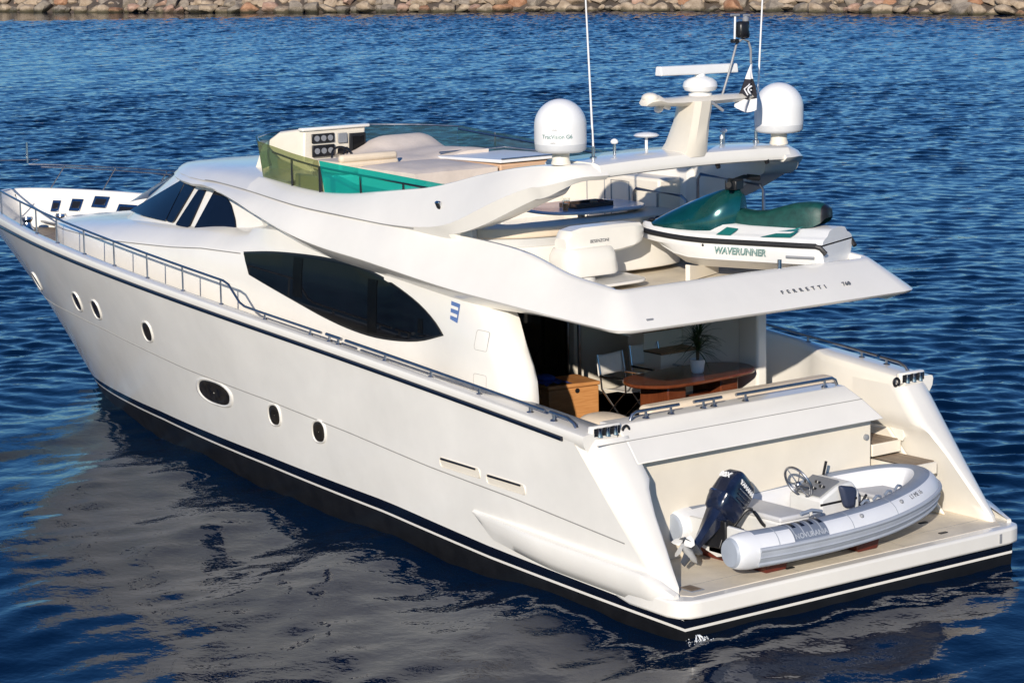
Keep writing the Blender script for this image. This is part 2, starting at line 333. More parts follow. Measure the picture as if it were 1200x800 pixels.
# breakwater: a bank of rubble with individual boulders along the far waterline
BL = [(330, -30.5), (195.3, -82.6), (169.5, -94.5), (149.4, -107.2), (129.4, -117.9), (106.3, -122.6), (60, -140)]
bl = spline([(x, y, 0) for x, y in BL], 16)
def along(d):
    k = 0
    for a, b in zip(bl, bl[1:]):
        l = (b-a).length
        if d <= l: return a+(b-a)*(d/l), (b-a).normalized()
        d -= l
    return bl[-1], (bl[-1]-bl[-2]).normalized()
TOT = sum((b-a).length for a, b in zip(bl, bl[1:]))
def rock_mat(name, ca, cb, cc):
    m = bpy.data.materials.new(name); m.use_nodes = True; n = m.node_tree; b = n.nodes['Principled BSDF']; L = n.links.new
    b.inputs['Roughness'].default_value = 0.85
    tc = n.nodes.new('ShaderNodeTexCoord'); oi = n.nodes.new('ShaderNodeObjectInfo')
    mp = n.nodes.new('ShaderNodeVectorMath'); mp.operation = 'ADD'; L(tc.outputs['Object'], mp.inputs[0]); L(oi.outputs['Location'], mp.inputs[1])
    t = n.nodes.new('ShaderNodeTexNoise'); t.inputs['Scale'].default_value = 1.6; t.inputs['Detail'].default_value = 8; t.inputs['Roughness'].default_value = 0.65; L(mp.outputs[0], t.inputs['Vector'])
    mx = n.nodes.new('ShaderNodeMix'); mx.data_type = 'RGBA'; mx.inputs['A'].default_value = (*ca, 1); mx.inputs['B'].default_value = (*cb, 1)
    mr = n.nodes.new('ShaderNodeMapRange'); mr.inputs['From Min'].default_value = 0.35; mr.inputs['From Max'].default_value = 0.65; L(t.outputs['Fac'], mr.inputs['Value']); L(mr.outputs[0], mx.inputs['Factor'])
    # tide mark: wet dark weed just above the water
    ge = n.nodes.new('ShaderNodeNewGeometry'); sp = n.nodes.new('ShaderNodeSeparateXYZ'); L(ge.outputs['Position'], sp.inputs[0])
    ad = n.nodes.new('ShaderNodeMath'); ad.operation = 'MULTIPLY_ADD'; ad.inputs[1].default_value = 0.5; L(t.outputs['Fac'], ad.inputs[0]); L(sp.outputs['Z'], ad.inputs[2])
    m3 = n.nodes.new('ShaderNodeMapRange'); m3.inputs['From Min'].default_value = 0.42; m3.inputs['From Max'].default_value = 0.72; L(ad.outputs[0], m3.inputs['Value'])
    m2 = n.nodes.new('ShaderNodeMix'); m2.data_type = 'RGBA'; m2.inputs['A'].default_value = (*cc, 1); L(m3.outputs[0], m2.inputs['Factor']); L(mx.outputs['Result'], m2.inputs['B'])
    L(m2.outputs['Result'], b.inputs['Base Color'])
    bp = n.nodes.new('ShaderNodeBump'); bp.inputs['Distance'].default_value = 0.08; L(t.outputs['Fac'], bp.inputs['Height']); L(bp.outputs[0], b.inputs['Normal'])
    return m
ROCKM = {'pale tan': rock_mat('tan rock', (0.27, 0.20, 0.135), (0.44, 0.35, 0.25), (0.06, 0.05, 0.025)),
         'pinkish': rock_mat('pink rock', (0.33, 0.19, 0.13), (0.45, 0.31, 0.23), (0.07, 0.05, 0.03)),
         'grey brown': rock_mat('grey rock', (0.17, 0.14, 0.11), (0.32, 0.27, 0.21), (0.05, 0.045, 0.025)),
         'rusty': rock_mat('rusty rock', (0.26, 0.12, 0.06), (0.42, 0.24, 0.14), (0.05, 0.04, 0.02))}
BANKM = mat('dark rubble', (0.09, 0.07, 0.055), 0.95, var=0.25, vscale=0.8, bump=0.15, bscale=1.2)
rows = []
for dz, off in ((-3.0, -4.0), (-0.3, -0.2), (0.8, 1.2), (2.6, 3.6), (3.0, 6.5), (3.0, 14)):
    r = []
    for i in range(0, len(bl)):
        p = bl[i]; t = (bl[min(i+1, len(bl)-1)]-bl[max(i-1, 0)]).normalized(); nn = Vector((-t.y, t.x, 0))
        if nn.dot(Vector((-0.5, 0.86, 0))) > 0: nn = -nn
        r.append(p+nn*(off+0.6*noise.noise(p*0.3))+Vector((0, 0, dz+0.3*noise.noise(p*0.5+Vector((0, 0, dz))))))
    rows.append(r)
structure(put('breakwater_bank', G().grid(rows), BANKM, smooth=60))
def rock_mesh(seed):
    rn = random.Random(seed); bm = bmesh.new(); bmesh.ops.create_icosphere(bm, subdivisions=3, radius=1.0)
    planes = [(Vector((rn.gauss(0, 1), rn.gauss(0, 1), rn.gauss(0, 0.8))).normalized(), rn.uniform(0.5, 0.85)) for _ in range(9)]
    for v in bm.verts:
        p = v.co.copy()
        for nn, d in planes:
            e = p.dot(nn)-d
            if e > 0: p -= nn*e
        p *= 1+0.07*noise.noise(p*2.2+Vector((seed*3.1, 0, 0)))
        v.co = p
    me = bpy.data.meshes.new('boulder'); bm.to_mesh(me); bm.free()
    me.polygons.foreach_set('use_smooth', [True]*len(me.polygons)); me.set_sharp_from_angle(angle=rad(32)); return me
RK = {}
for c in ROCKM:
    RK[c] = []
    for k in range(5):
        me = rock_mesh(k*17+len(c)); me.materials.append(ROCKM[c]); RK[c].append(me)
ROWTXT = ['sitting in the water at the foot of the far breakwater', 'resting on the waterline rocks of the far breakwater', 'high on the crest of the far breakwater']
rn = random.Random(3)
for row, (off, zz, smin, smax, d0, d1) in enumerate(((0.35, 0.22, 0.36, 1.15, 141, 249), (1.35, 0.85, 0.36, 1.1, 141, 249), (2.7, 1.8, 0.8, 1.3, 140, 250))):
    d = d0
    while d < d1:
        sx = rn.uniform(smin, smax); p, t = along(d); nn = Vector((-t.y, t.x, 0))
        if nn.dot(Vector((-0.5, 0.86, 0))) > 0: nn = -nn
        c = rn.choices(list(ROCKM), (8, 1.2, 5, 1.6))[0]
        o = bpy.data.objects.new('boulder', rn.choice(RK[c])); COL.objects.link(o)
        o.location = p+nn*(off+rn.uniform(-0.25, 0.25))+Vector((0, 0, zz+rn.uniform(-0.15, 0.2)))
        o.scale = (sx, sx*rn.uniform(0.75, 1.0), sx*rn.uniform(0.5, 0.85))
        o.rotation_euler = (rn.uniform(-0.25, 0.25), rn.uniform(-0.25, 0.25), math.atan2(t.y, t.x)+rn.uniform(-0.5, 0.5))
        tag(o, '%s boulder %s' % (c, ROWTXT[row]), 'boulder', '%s boulders %s' % (c, ROWTXT[row]))
        d += sx*rn.uniform(1.2, 1.6)

# ------------------------------------------------------------------ YACHT (bow +x, port +y, waterline at z about -0.12)
YA = root('motor_yacht', 'large white motor yacht with dark leaf shaped saloon window, moored on blue harbour water', 'yacht', (11, 0, WZ))
XST_Z = [-1.1, -.12, .27, .85, 1.73, 2.2, 2.6, 3.0, 3.4, 3.7]; XST_X = [16.5, 19.35, 19.85, 20.75, 21.9, 22.4, 22.7, 22.9, 23.05, 23.1]
def xstem(z): return ip(z, XST_Z, XST_X)
def zr(x): X = (x-10)/10; return 2.706+.598*X-.116*X*X-.10*smoothstep(18, 23, x)
LB = 21.0
for _ in range(20): LB = xstem(zr(LB))
def HY(x, z):
    """half breadth: near straight flare from the waterline (or stem) up to the deck edge"""
    u = min(1, max(0, (x-8)/(LB-8))); yd = 2.96*(1-u**2.45)**.56
    ub = min(1, max(0, (x/19.35-.02)/.98)); yb = 2.74*(1-ub**2.05)**.75
    zb = -.12 if x <= 19.35 else ip(x, XST_X, XST_Z)
    f = min(1.1, max(0, (z-zb)/max(.01, zr(x)-zb))); y = yb+(yd-yb)*f
    if z < zr(x)-1e-6 and x >= xstem(z)-1e-6: y = 0
    if z < -.12: y *= 1-0.55*((-.12-z)/1.0)**2
    return y
zw0 = lambda x: ip(x, [0, 4, 6.5, 10, 14, 16, 17.5, 19, 20], [.17, .28, .40, .45, .45, .40, .35, .28, .25])
def xaft(z): return .12 if z < .4 else .35+max(0, z-.6)*.82
def wing_r(z): return ip(z, [.5, 2.3], [.2, .42])
def hull_row(zf, n=90):
    row = []
    for i in range(n+1):
        t = i/n; t = t*0.55+0.45*(1-(1-t)**2.2)
        z = zf(10); 
        x0 = zf(0.5); x0 = xaft(x0)+(wing_r(x0) if x0 > .45 else 0)
        xs = 20
        for _ in range(12): xs = xstem(zf(xs))
        x = x0+(xs-x0)*t; z = zf(x); row.append((x, HY(x, z), z))
    return row
rowz = [lambda x: -1.1, lambda x: -.55, lambda x: -.12, zw0, lambda x: zw0(x)+.034, lambda x: zw0(x)+ip(x, [0, 6, 18, 20], [.13, .19, .14, .1])]
top_n = 16
for k in range(1, top_n+1): rowz.append(lambda x, k=k: (zw0(x)+.16)+(zr(x)-zw0(x)-.16)*(k/top_n)**0.9)
rows_h = [hull_row(f) for f in rowz]
g = G(); mi = [1, 1, 1, 2, 3]+[0]*(top_n)
g.grid(rows_h, rowmi=mi).mirror()
for i in range(5):   # flat underwater and boot-topping transom
    a, b = rows_h[i][0], rows_h[i+1][0]
    g.raw([(a[0], a[1], a[2]), (a[0], -a[1], a[2]), (b[0], -b[1], b[2]), (b[0], b[1], b[2])], [(0, 1, 2, 3)], mi[i])
hull = put('hull', g, [HULLW, ANTIF, GEL, NAVY], YA, smooth=50)

# knuckle groove and navy rub rail run the whole hull, both sides, round the bow
def hull_line(zf, off, x0, dz=0, n=110):
    P = []
    xs = 20
    for _ in range(12): xs = xstem(zf(xs))
    for i in range(n+1):
        t = i/n; x = x0+(xs-0.02-x0)*(0.5*t+0.5*(1-(1-t)**2.2)); z = zf(x); P.append(Vector((x, HY(x, z)+off, z+dz)))
    return P
zk = lambda x: ip(x, [0, 1, 3.3, 5.2, 7.1, 9.3, 12, 13.4, 15.3, 17, 19, 23], [1.0, 1.04, 1.21, 1.30, 1.44, 1.56, 1.64, 1.72, 1.82, 1.85, 1.82, 1.7])
g = G(); g.tube(hull_line(zk, 0.0, 1.1), .009, 6); g.mirror(); put('knuckle_groove', g, SEAM, hull)
rl = hull_line(zr, 0.012, 2.12, 0.0)
g = G(); full = rl+[Vector((p.x, -p.y, p.z)) for p in rl[::-1]]
g.tube(full, .030, 8, flat=1.0); put('rub_rail', g, NAVY, hull)

# portholes (sub-parts: pane)
def on_hull(x, z, off=0.0): return Vector((x, HY(x, z)+off, z))
def porthole(x, z, w, h, lean, side):
    ring = []
    for k in range(28):
        a = 2*math.pi*k/28; e = 0.72
        cx = math.copysign(abs(math.cos(a))**e, math.cos(a)); cz = math.copysign(abs(math.sin(a))**e, math.sin(a))
        k1 = 1-0.25*cx*cz
        ring.append((cx*k1, cz*k1))
    P = lambda s, off: [Vector((q.x, q.y*side, q.z)) for q in (on_hull(x+w/2*s*a, z+h/2*s*b+lean*a*s, off) for a, b in ring)]
    g = G(); g.grid([P(1.24, -.004), P(1.17, .020), P(1.07, .022), P(1.0, .008), P(.96, -.05)], False, True)
    fr = put('porthole', g, GEL, YA, smooth=60)
    g = G(); g.grid([P(1.0, .007), P(0.9, .012), P(.5, .012), P(.05, .012)], False, True); put('pane', g, PORTG, fr)
    return fr
PORTG = mat('bronze porthole glass', (0.03, 0.025, 0.018), 0.08, var=0.3, vscale=6)
for side in (1, -1):
    for x, z in ((18.78, 2.17), (16.13, 2.17), (15.19, 2.16), (13.08, 2.08), (9.24, 1.35), (7.97, 1.31)): porthole(x, z, .33, .29, 0, side)
    porthole(11.17, 1.385, 1.02, .35, 0.03, side)
    for x0, x1, z in ((3.98, 4.86, 1.405), (3.02, 3.82, 1.36)):
        g = G(); pl = round_poly([(x0, z-.055), (x1, z-.045), (x1, z+.065), (x0, z+.055)], .05)
        P = lambda s, off: [Vector((q.x, q.y*side, q.z)) for q in (on_hull((x0+x1)/2+(a-(x0+x1)/2)*(1+(s-1)*.15), z+(b-z)*s, off) for a, b in pl)]
        g.grid([P(1.35, -.004), P(1.15, .012), P(1.0, .002), P(.92, -.03)], False, True); v = put('hull_vent', g, CREAM, YA, smooth=60)
        g = G(); g.grid([P(.99, .004), P(.55, .004), P(.02, .004)], False, True); put('louvre', g, CREAM, v)
        g = G(); a_, b_ = on_hull(x0+.08, z+.05, .012), on_hull(x1-.03, z+.055, .012); a_.y *= side; b_.y *= side; g.tube([a_, b_], .014, 6); put('slot', g, BLACK, v)
# raised quarter moulding along the waterline, tapering forward
def mould(side):
    g = G(); rows = []
    for i in range(40):
        t = i/39; x = .22+t*(4.22-.22); k = smoothstep(0, .10, t)*0.6+0.4; k *= 1-smoothstep(.62, 1.0, t)*0.75
        zt = ip(x, [0, .74, 2.5, 4.22], [.70, .76, .81, .875]); zl = ip(x, [0, 2.5, 3.84, 4.22], [.34, .42, .55, .84])
        zt = zl+(zt-zl)*(1 if t > .12 else .65+.35*t/.12)
        y = lambda z: HY(x, max(z, .2)); d = .13*k
        rows.append([(x, side*(y(zt)-.03), zt+.012), (x, side*(y(zt)+d*.75), zt), (x, side*(y(zt)+d), zt-(zt-zl)*.16), (x, side*(y(zl)+d), zl+(zt-zl)*.35), (x, side*(y(zl)+d*.55), zl+(zt-zl)*.05), (x, side*(y(zl)-.03), zl)])
    g.grid(rows); g.raw(rows[0], [tuple(range(6))]); put('quarter_moulding', g, GEL, hull, smooth=55)
mould(1); mould(-1)

BOWX = 20
for _ in range(12): BOWX = xstem(zr(BOWX))
# ---- bulwark: one loft round the bow, wide cap beside the cockpit
xb = [1.72, 1.9, 2.3, 2.8, 3.3, 3.7, 4.1, 4.6]+list(np.linspace(5.2, 19, 34))
out = [Vector((x, HY(x, zr(x)), zr(x))) for x in xb]
for i in range(1, 26):
    t = i/25; x = 19+(BOWX-19)*(1-(1-t)**2.2); out.append(Vector((x, HY(x, zr(x)), zr(x))))
out[-1].y = 0
out = out+[Vector((p.x, -p.y, p.z)) for p in out[:-1][::-1]]
rows = []; Nn = len(out)
for i, p in enumerate(out):
    t = out[min(i+1, Nn-1)]-out[max(i-1, 0)]; t.z = 0; t.normalize(); nn = Vector((t.y, -t.x, 0))   # inward
    w = ip(p.x, [1.7, 3.4, 3.9, 24], [.50, .47, .17, .17]); lo = ip(p.x, [1.7, 6.8, 7.5, 18, 20, 24], [1.44, 1.44, zr(7.5)-.55, zr(18)-.6, zr(20)-.62, zr(23)-.62])
    cap = .13+.05*smoothstep(17, 22, p.x)
    q = lambda d, z: tuple(Vector((p.x, p.y, z))+nn*d)
    rows.append([q(.03, p.z-.05), q(0, p.z), q(-.012, p.z+cap-.05), q(.0, p.z+cap-.012), q(.035, p.z+cap), q(w*.5, p.z+cap+.006), q(w-.02, p.z+cap), q(w, p.z+cap-.02), q(w+.02, p.z+cap-.10), q(w+.05+.45*smoothstep(13, 20, p.x), lo)])
g = G(); g.grid(rows); g.raw(rows[0], [tuple(range(10))]); g.raw(rows[-1], [tuple(range(10))])
bul = put('bulwark', g, GEL, YA, smooth=45)
# side deck and foredeck sheet inside the bulwark
g = G(); rows = []
for x in list(np.linspace(3.9, 19, 24))+list(np.linspace(19.4, 22.2, 12)):
    z = ip(x, [3.9, 7.3, 7.6, 18, 23], [1.45, 1.45, zr(7.6)-.5, zr(18)-.5, zr(23)-.5]); y = max(.03, min(HY(x, zr(x))-.2, HY(x, z)-.06)); rows.append([(x, y*k, z) for k in (-1, -.5, 0, .5, 1)])
g.grid(rows); put('deck', g, TEAKG, YA, fix=False)
# fairlead blocks on the quarters
for side in (1, -1):
    g = G(); g.box((1.775, side*2.60, 2.27), (.10, .46, .15)); blk = put('fairlead', g, GEL, YA, bevel=.03)
    g = G(); g.box((1.722, side*2.60, 2.27), (.012, .40, .10)); put('opening', g, BLACK, blk, bevel=.005)
    for k in (-.12, 0, .12):
        g = G(); g.lathe([(.0, -.055), (.035, -.055), (.026, 0), (.035, .055), (0, .055)], (1.712, side*2.60+k, 2.27), None, 12); put('roller', g, STEEL, blk)
    g = G(); g.torus((1.735, side*2.30, 2.24), .05, .018, Matrix.Rotation(rad(90), 3, 'Y'), 16, 6); put('hawse_ring', g, BLACK, bul)

# ---- swimming platform
pl = [(-.02, 2.72), (.0, 2.62), (.0, -2.62), (.02, -2.78), (.12, -2.88), (.3, -2.93), (2.35, -2.90), (2.35, 2.90), (.3, 2.93), (.12, 2.88), (.02, 2.78)]
pl = [(0.0, 0), (0, -2.6), (.03, -2.76), (.12, -2.87), (.28, -2.92), (1.0, -2.89), (2.35, -2.5), (2.35, 2.5), (1.0, 2.89), (.28, 2.92), (.12, 2.87), (.03, 2.76), (0, 2.6)]
g = G(); g.hexa([(x, y, .33) for x, y in pl], [(x, y, .55) for x, y in pl])
plat = put('swim_platform', g, GEL, YA, bevel=.035, seg=3)
g = G(); pd = [(.17, -2.6), (.17, 2.6), (.34, 2.72), (1.0, 2.72), (2.3, 2.45), (2.3, -2.45), (1.0, -2.72), (.34, -2.72)]
g.hexa([(x, y, .53) for x, y in pd], [(x, y, .556) for x, y in pd]); put('nonskid_deck', g, NONSKID, plat, bevel=.004)
for sx, sy, lx, ly in ((.55, 0, .006, 5.2), (1.2, .9, 2.0, .006), (1.2, -.9, 2.0, .006)):
    g = G(); g.box((sx, sy, .5565), (lx, ly, .004)); put('deck_seam', g, SEAM, plat)
for x, y in ((.42, 2.42), (.36, .9), (.36, -1.75), (.9, -1.95)):
    big = x == .42
    g = G(); g.box((x, y, .562), (.26, .20, .014) if big else (.05, .13, .014)); put('deck_fitting', g, GREYP if big else BLACK, plat, bevel=.004)
g = G(); g.box((.42, 2.42, .571), (.20, .15, .008)); put('hatch_grille', g, TEAKG, plat)
g = G(); g.box((-.004, -2.42, .44), (.012, .04, .12)); put('edge_fitting', g, GREYP, plat)

# ---- stern wings (buttresses) both sides
def yin(z): return ip(z, [.5, .6, 1.0, 1.4, 1.66, 1.70, 2.4], [2.66, 2.63, 2.54, 2.46, 2.36, 2.30, 2.30])
def buttress(side):
    rows = []
    for z in [.545, .62, .75, .9, 1.05, 1.2, 1.35, 1.5, 1.62, 1.72, 1.85, 2.0, 2.1, 2.19]:
        xa = xaft(z); r = wing_r(z); yo_ = HY(xa+r, z); yi = yin(z); rr = min(r, (yo_-yi)*.75); row = [(xa+r+.06, yo_-.002)]
        for k in range(7):
            a = math.pi/2*k/6; row.append((xa+r-r*math.sin(a), yo_-rr+rr*math.cos(a)))
        row += [(xa-.002, (yo_-rr)*.5+yi*.5), (xa, yi+.03), (xa+.03, yi), (xa+.25, yi+.02), (2.6, yi+.05)]
        rows.append([(x, side*y, z) for x, y in row])
    g = G(); g.grid(rows); put('stern_buttress', g, GEL, hull, smooth=60)
buttress(1); buttress(-1)
# inner lining of the starboard buttress, cream
g = G(); g.prism([(1.0, -2.44, .56), (1.95, -2.36, 1.60), (3.4, -2.36, 1.60), (3.4, -2.44, .56)], (0, -.06, 0)); put('boarding_recess', g, CREAM, hull, bevel=.03)

# ---- transom: overhanging upper panel, garage door below, boarding steps to starboard
tr = [(1.39, 1.88), (1.594, 2.13), (1.80, 2.30), (2.12, 2.30), (2.12, 1.88)]
g = G(); L_ = [(x, 2.40, z) for x, z in tr]; Rr = [(x, ip(z, [1.88, 2.30], [-1.74, -1.42]), z) for x, z in tr]
g.hexa(L_, Rr); tp = put('transom', g, GEL, YA, bevel=.02, seg=3)
g = G(); P = [(1.612-.012, 2.85, 2.135), (1.612-.012, -1.54, 2.135)]; g.tube(P, .006, 6); put('panel_seam', g, SEAM, tp)
g = G(); g.prism([(1.62, 2.46, .55), (1.62, -1.72, .55), (1.62, -1.72, 1.89), (1.62, 2.46, 1.89)], (.3, 0, 0)); put('garage_door', g, CREAM, tp, bevel=.015)
g = G(); g.lathe([(0, .0), (.07, 0), (.07, .03), (.05, .04), (0, .04)], (1.62, 2.16, 1.55), Matrix.Rotation(rad(-90), 3, 'Y'), 18); put('shower_hatch', g, CREAM, tp)
g = G(); g.lathe([(0, .0), (.04, 0), (.04, .03), (0, .04)], (1.62, -1.62, 1.62), Matrix.Rotation(rad(-90), 3, 'Y'), 14); put('stern_light', g, GREYP, tp)
for i, (x0, x1, z) in enumerate(((1.05, 1.75, 1.28), (1.70, 2.35, 1.47))):
    g = G(); g.prism([(x0, -1.83, z-.16), (x1, -1.83, z-.16), (x1, -1.83, z), (x0, -1.83, z)], (0, -.53, 0)); stp = put('boarding_step', g, CREAM, YA, bevel=.012)
    g = G(); g.box(((x0+x1)/2, -2.095, z+.008), (x1-x0-.06, .47, .012)); put('teak_tread', g, TEAKG, stp)
g = G(); g.box((2.6, -2.09, 1.5), (.5, .53, .22)); put('boarding_step', g, CREAM, YA, bevel=.01)
# transom grab rail
def rail(path, r, posts, foot, parent, m=RAILS, name='grab_rail', n=10):
    g = G(); g.tube(path, r, n); o = put(name, g, m, parent)
    for a, b in posts:
        gg = G(); gg.tube([a, b], r*.8, 8)
        if foot: gg.lathe([(0, .018), (r*1.6, .016), (r*2.2, 0)], b, None, 10)
        put('stanchion', gg, m, o)
    return o
for y0, y1 in ((2.12, 1.25), (1.19, .55), (.49, -1.35)):
    P = [(1.87, y0, 2.31), (1.87, y0-.03, 2.375), (1.87, y0-.09, 2.405), (1.87, y1+.09, 2.405), (1.87, y1+.03, 2.375), (1.87, y1, 2.31)]
    if y0 < 2: P = P[2:]
    if y1 > -1: P = P[:-2] if y0 < 2 else P[:-2]
    rail(P, .021, [((1.87, y, 2.40), (1.87, y, 2.31)) for y in (y0-.25, y1+.22)], True, YA)

# ---- side rails on the bulwark
def cap_pt(x, dz, inset=.12): return Vector((x, max(0, HY(x, zr(x))-inset), zr(x)+.13+dz))
def side_rail(side):
    S = lambda p: Vector((p.x, side*p.y, p.z))
    if side > 0: path = [cap_pt(x, ip(x, [10.2, 18, 22], [.36, .42, .46])) for x in np.linspace(22.6, 10.25, 30)]
    else: path = [cap_pt(x, ip(x, [10.2, 18, 22], [.36, .42, .46])) for x in np.linspace(22.6, 10.25, 30)]
    path += [cap_pt(10.1, .33), cap_pt(9.80, .12), cap_pt(9.66, .085)]+[cap_pt(x, .08) for x in np.linspace(9.3, 7.62, 6)]
    xsn = [19.6, 18.2, 17.3, 16.25, 15.04, 13.85, 12.66, 11.49, 10.33]
    posts = [(S(cap_pt(x, ip(x, [10.2, 18, 22], [.36, .42, .46]))), S(cap_pt(x, .0))) for x in xsn]+[(S(cap_pt(x, .08)), S(cap_pt(x, 0))) for x in (9.1, 7.9)]
    o = rail([S(p) for p in path], .018, posts, True, YA, name='side_rail')
    for a, b in ((7.50, 7.12), (7.02, 2.62)):
        xs_ = np.linspace(a, b, 24 if a-b > 1 else 4)
        P = [S(cap_pt(x, .085)) for x in xs_]; ps = [(S(cap_pt(x, .085)), S(cap_pt(x, 0))) for x in (np.arange(b+.3, a, 1.05) if a-b > 1 else (7.42, 7.2))]
        rail(P, .022, ps, True, YA, name='side_rail')
    P = [S(cap_pt(x, z, .14)) for x, z in ((2.54, .085), (2.2, .085), (2.08, .05), (2.03, .0))]
    rail(P, .024, [(S(cap_pt(2.45, .085)), S(cap_pt(2.45, 0)))], True, YA, name='side_rail')
side_rail(1); side_rail(-1)
# bow pulpit, both sides joined round the stem, with the jack staff
pp = [cap_pt(x, .50, .06) for x in (20.2, 21.0, 21.8, 22.4, 22.8)]+[Vector((23.15, .75, zr(23)+.66)), Vector((23.45, 0, zr(23)+.68))]
ful = [p for p in pp]+[Vector((p.x, -p.y, p.z)) for p in pp[::-1][1:]]+[Vector((p.x, -p.y, p.z)) for p in (cap_pt(19.2, .50), cap_pt(17.6, .46), cap_pt(15.8, .44))]
ps = []
for x in (22.5, 21.5, 20.3):
    for sd in (1, -1):
        a = cap_pt(x-.12, .50, .04); b = cap_pt(x, .04, .09)
        if sd < 0 or x > 21: ps.append((Vector((a.x-.25, sd*a.y, a.z)), Vector((b.x, sd*b.y, b.z))))
rail(ful, .016, ps, True, YA, name='bow_pulpit')
g = G(); g.tube([(23.1, -.45, zr(23)+.62), (23.1, -.45, zr(23)+1.02)], .024, 8); put('jack_staff', g, STEEL, bul)
# hawse openings and windlass gear on the foredeck
def inner_wall(x, t):
    """point on the starboard inner bulwark, t from the cap (0) to the deck (1)"""
    d_ = lambda X: HY(X, zr(X)); dy = (d_(x+.03)-d_(x-.03))/.06; nn_ = Vector((dy, 1, 0)).normalized()
    cap = .13+.05*smoothstep(17, 22, x); e = .45*smoothstep(13, 20, x); lo = zr(x)-.6
    return Vector((x, -d_(x), 0))+nn_*(.19+(.03+e)*t)+Vector((0, 0, zr(x)+cap-.10+(lo-zr(x)-cap+.10)*t))
def wall_patch(x, w, t0, t1, off, m, parent, name):
    c = [inner_wall(x+a, t) for a, t in ((-w/2, t0), (w/2, t0), (w/2, t1), (-w/2, t1))]; n_ = (c[1]-c[0]).cross(c[3]-c[0]).normalized()
    if n_.y < 0: n_ = -n_
    g = G(); g.hexa([p-n_*.02 for p in c], [p+n_*off for p in c]); return put(name, g, m, parent, bevel=.012)
for x, w, t0, t1 in ((22.35, .16, .16, .46), (21.95, .24, .10, .42), (21.45, .34, .0, .30), (20.8, .44, .16, .50), (19.9, .60, .20, .46)):
    fr = wall_patch(x, w, t0, t1, .02, STEEL, YA, 'hawse_frame'); wall_patch(x, w*.72, t0+.07, t1-.07, .028, BLACK, fr, 'opening')
for y in (.35, -.35):
    g = G(); g.lathe([(.13, 0), (.13, .06), (.09, .1), (.07, .2), (.11, .26), (.1, .3), (0, .31)], (21.6, y, zr(21.6)-.5), None, 16); put('windlass', g, STEEL, YA)
    g = G(); g.tube([(21.6, y, zr(21.6)-.42), (22.6, y*.6, zr(22.6)-.40)], .03, 8); put('anchor_chain', g, STEEL, YA)
for x, y in ((21.0, -1.1), (21.0, 1.1), (20.2, -1.5)):
    g = G(); zz = zr(x)-.5; g.tube([(x-.2, y, zz+.12), (x+.2, y, zz+.12)], .025, 8); g.tube([(x-.07, y, zz), (x-.07, y, zz+.12)], .02, 8); g.tube([(x+.07, y, zz), (x+.07, y, zz+.12)], .02, 8); put('deck_cleat', g, STEEL, YA)

# ---- deckhouse
def yh(x): return 2.2*(1-min(1, max(0, (x-8)/12.2))**3)**.55
def zc(x): return ip(x, [3.3, 10.8, 12, 13, 15.5, 17.4, 20.2], [3.47, 3.53, 3.49, 3.41, 3.27, 3.21, 3.08])
def yside(x, z):
    b = yh(x)+.07*min(1, max(0, (zc(x)-z)/1.3))
    return b+.16*smoothstep(6.2, 4.6, x)*(1-smoothstep(2.9, 3.5, z))
def house_row(x):
    y0 = yh(x); z0 = zc(x); zd = ip(x, [7, 7.5, 18, 23], [1.4, zr(7.5)-.6, zr(18)-.55, zr(20)-.55]); side_zs = [zd, zd+(z0-zd)*.35, zd+(z0-zd)*.7, z0-.03]
    row = [(x, yside(x, z), z) for z in side_zs]
    k = smoothstep(9.8, 11.6, x); tall = [(y0-.015, z0), (y0-.03, z0+.2), (y0-.05, z0+.4), (y0-.3, z0+.5), (0, z0+.52)]
    kk = 1-smoothstep(16.5, 20.2, x)*.55; w = min(1, y0/1.2)
    cr_ = 1-.45*smoothstep(14.5, 17.5, x); low = [(y0-.02, z0), (y0-.20*w, z0+.16*kk*w*cr_), (y0-.38*w, z0+.26*kk*w*cr_), (y0*.5, z0+.33*kk*w*cr_), (0, z0+.36*kk*w*cr_)]
    row += [(x, a[0]*(1-k)+b[0]*k, a[1]*(1-k)+b[1]*k) for a, b in zip(tall, low)]
    return row+[(x, -y, z) for x, y, z in row[:-1][::-1]]
xs_ = list(np.linspace(7.001, 18, 56))+[18+2.2*(1-(1-i/14)**2.4) for i in range(1, 15)]
g = G(); g.grid([house_row(min(x, 20.195)) for x in xs_]); house = put('deckhouse', g, GEL, YA, smooth=33)
g = G(); g.tube([Vector((x, yside(x, zc(x)-.03)+.004, zc(x)-.035)) for x in np.linspace(10.8, 19.4, 44)], .008, 6); g.mirror(); put('coachroof_seam', g, SEAM, house)
# aft side screen (port, rounded trailing edge) and shorter starboard return
def xaf(z): return ip(z, [1.4, 2.2, 2.6, 3.0, 3.2, 3.36, 3.56], [3.80, 3.78, 3.82, 4.04, 4.24, 4.44, 4.8])
rows = []
for z in [1.4, 1.9, 2.3, 2.5, 2.7, 2.9, 3.1, 3.25, 3.38, 3.48, 3.56]:
    xa = xaf(z); r = []
    for x in np.linspace(7.0, xa+.45, 14): r.append((x, yside(x, z), z))
    y1 = yside(xa+.45, z)
    for k in range(1, 8):
        a = math.pi/2*k/7; r.append((xa+.45-.45*math.sin(a), y1-.34+.34*math.cos(a), z))
    r += [(xa+.02, 2.02, z), (xa+.1, 2.0, z), (7, 2.0, z)]
    rows.append(r)
g = G(); g.grid(rows); g.raw(rows[-1], [tuple(range(len(rows[-1])))]); scr = put('side_screen', g, GEL, house, smooth=50)
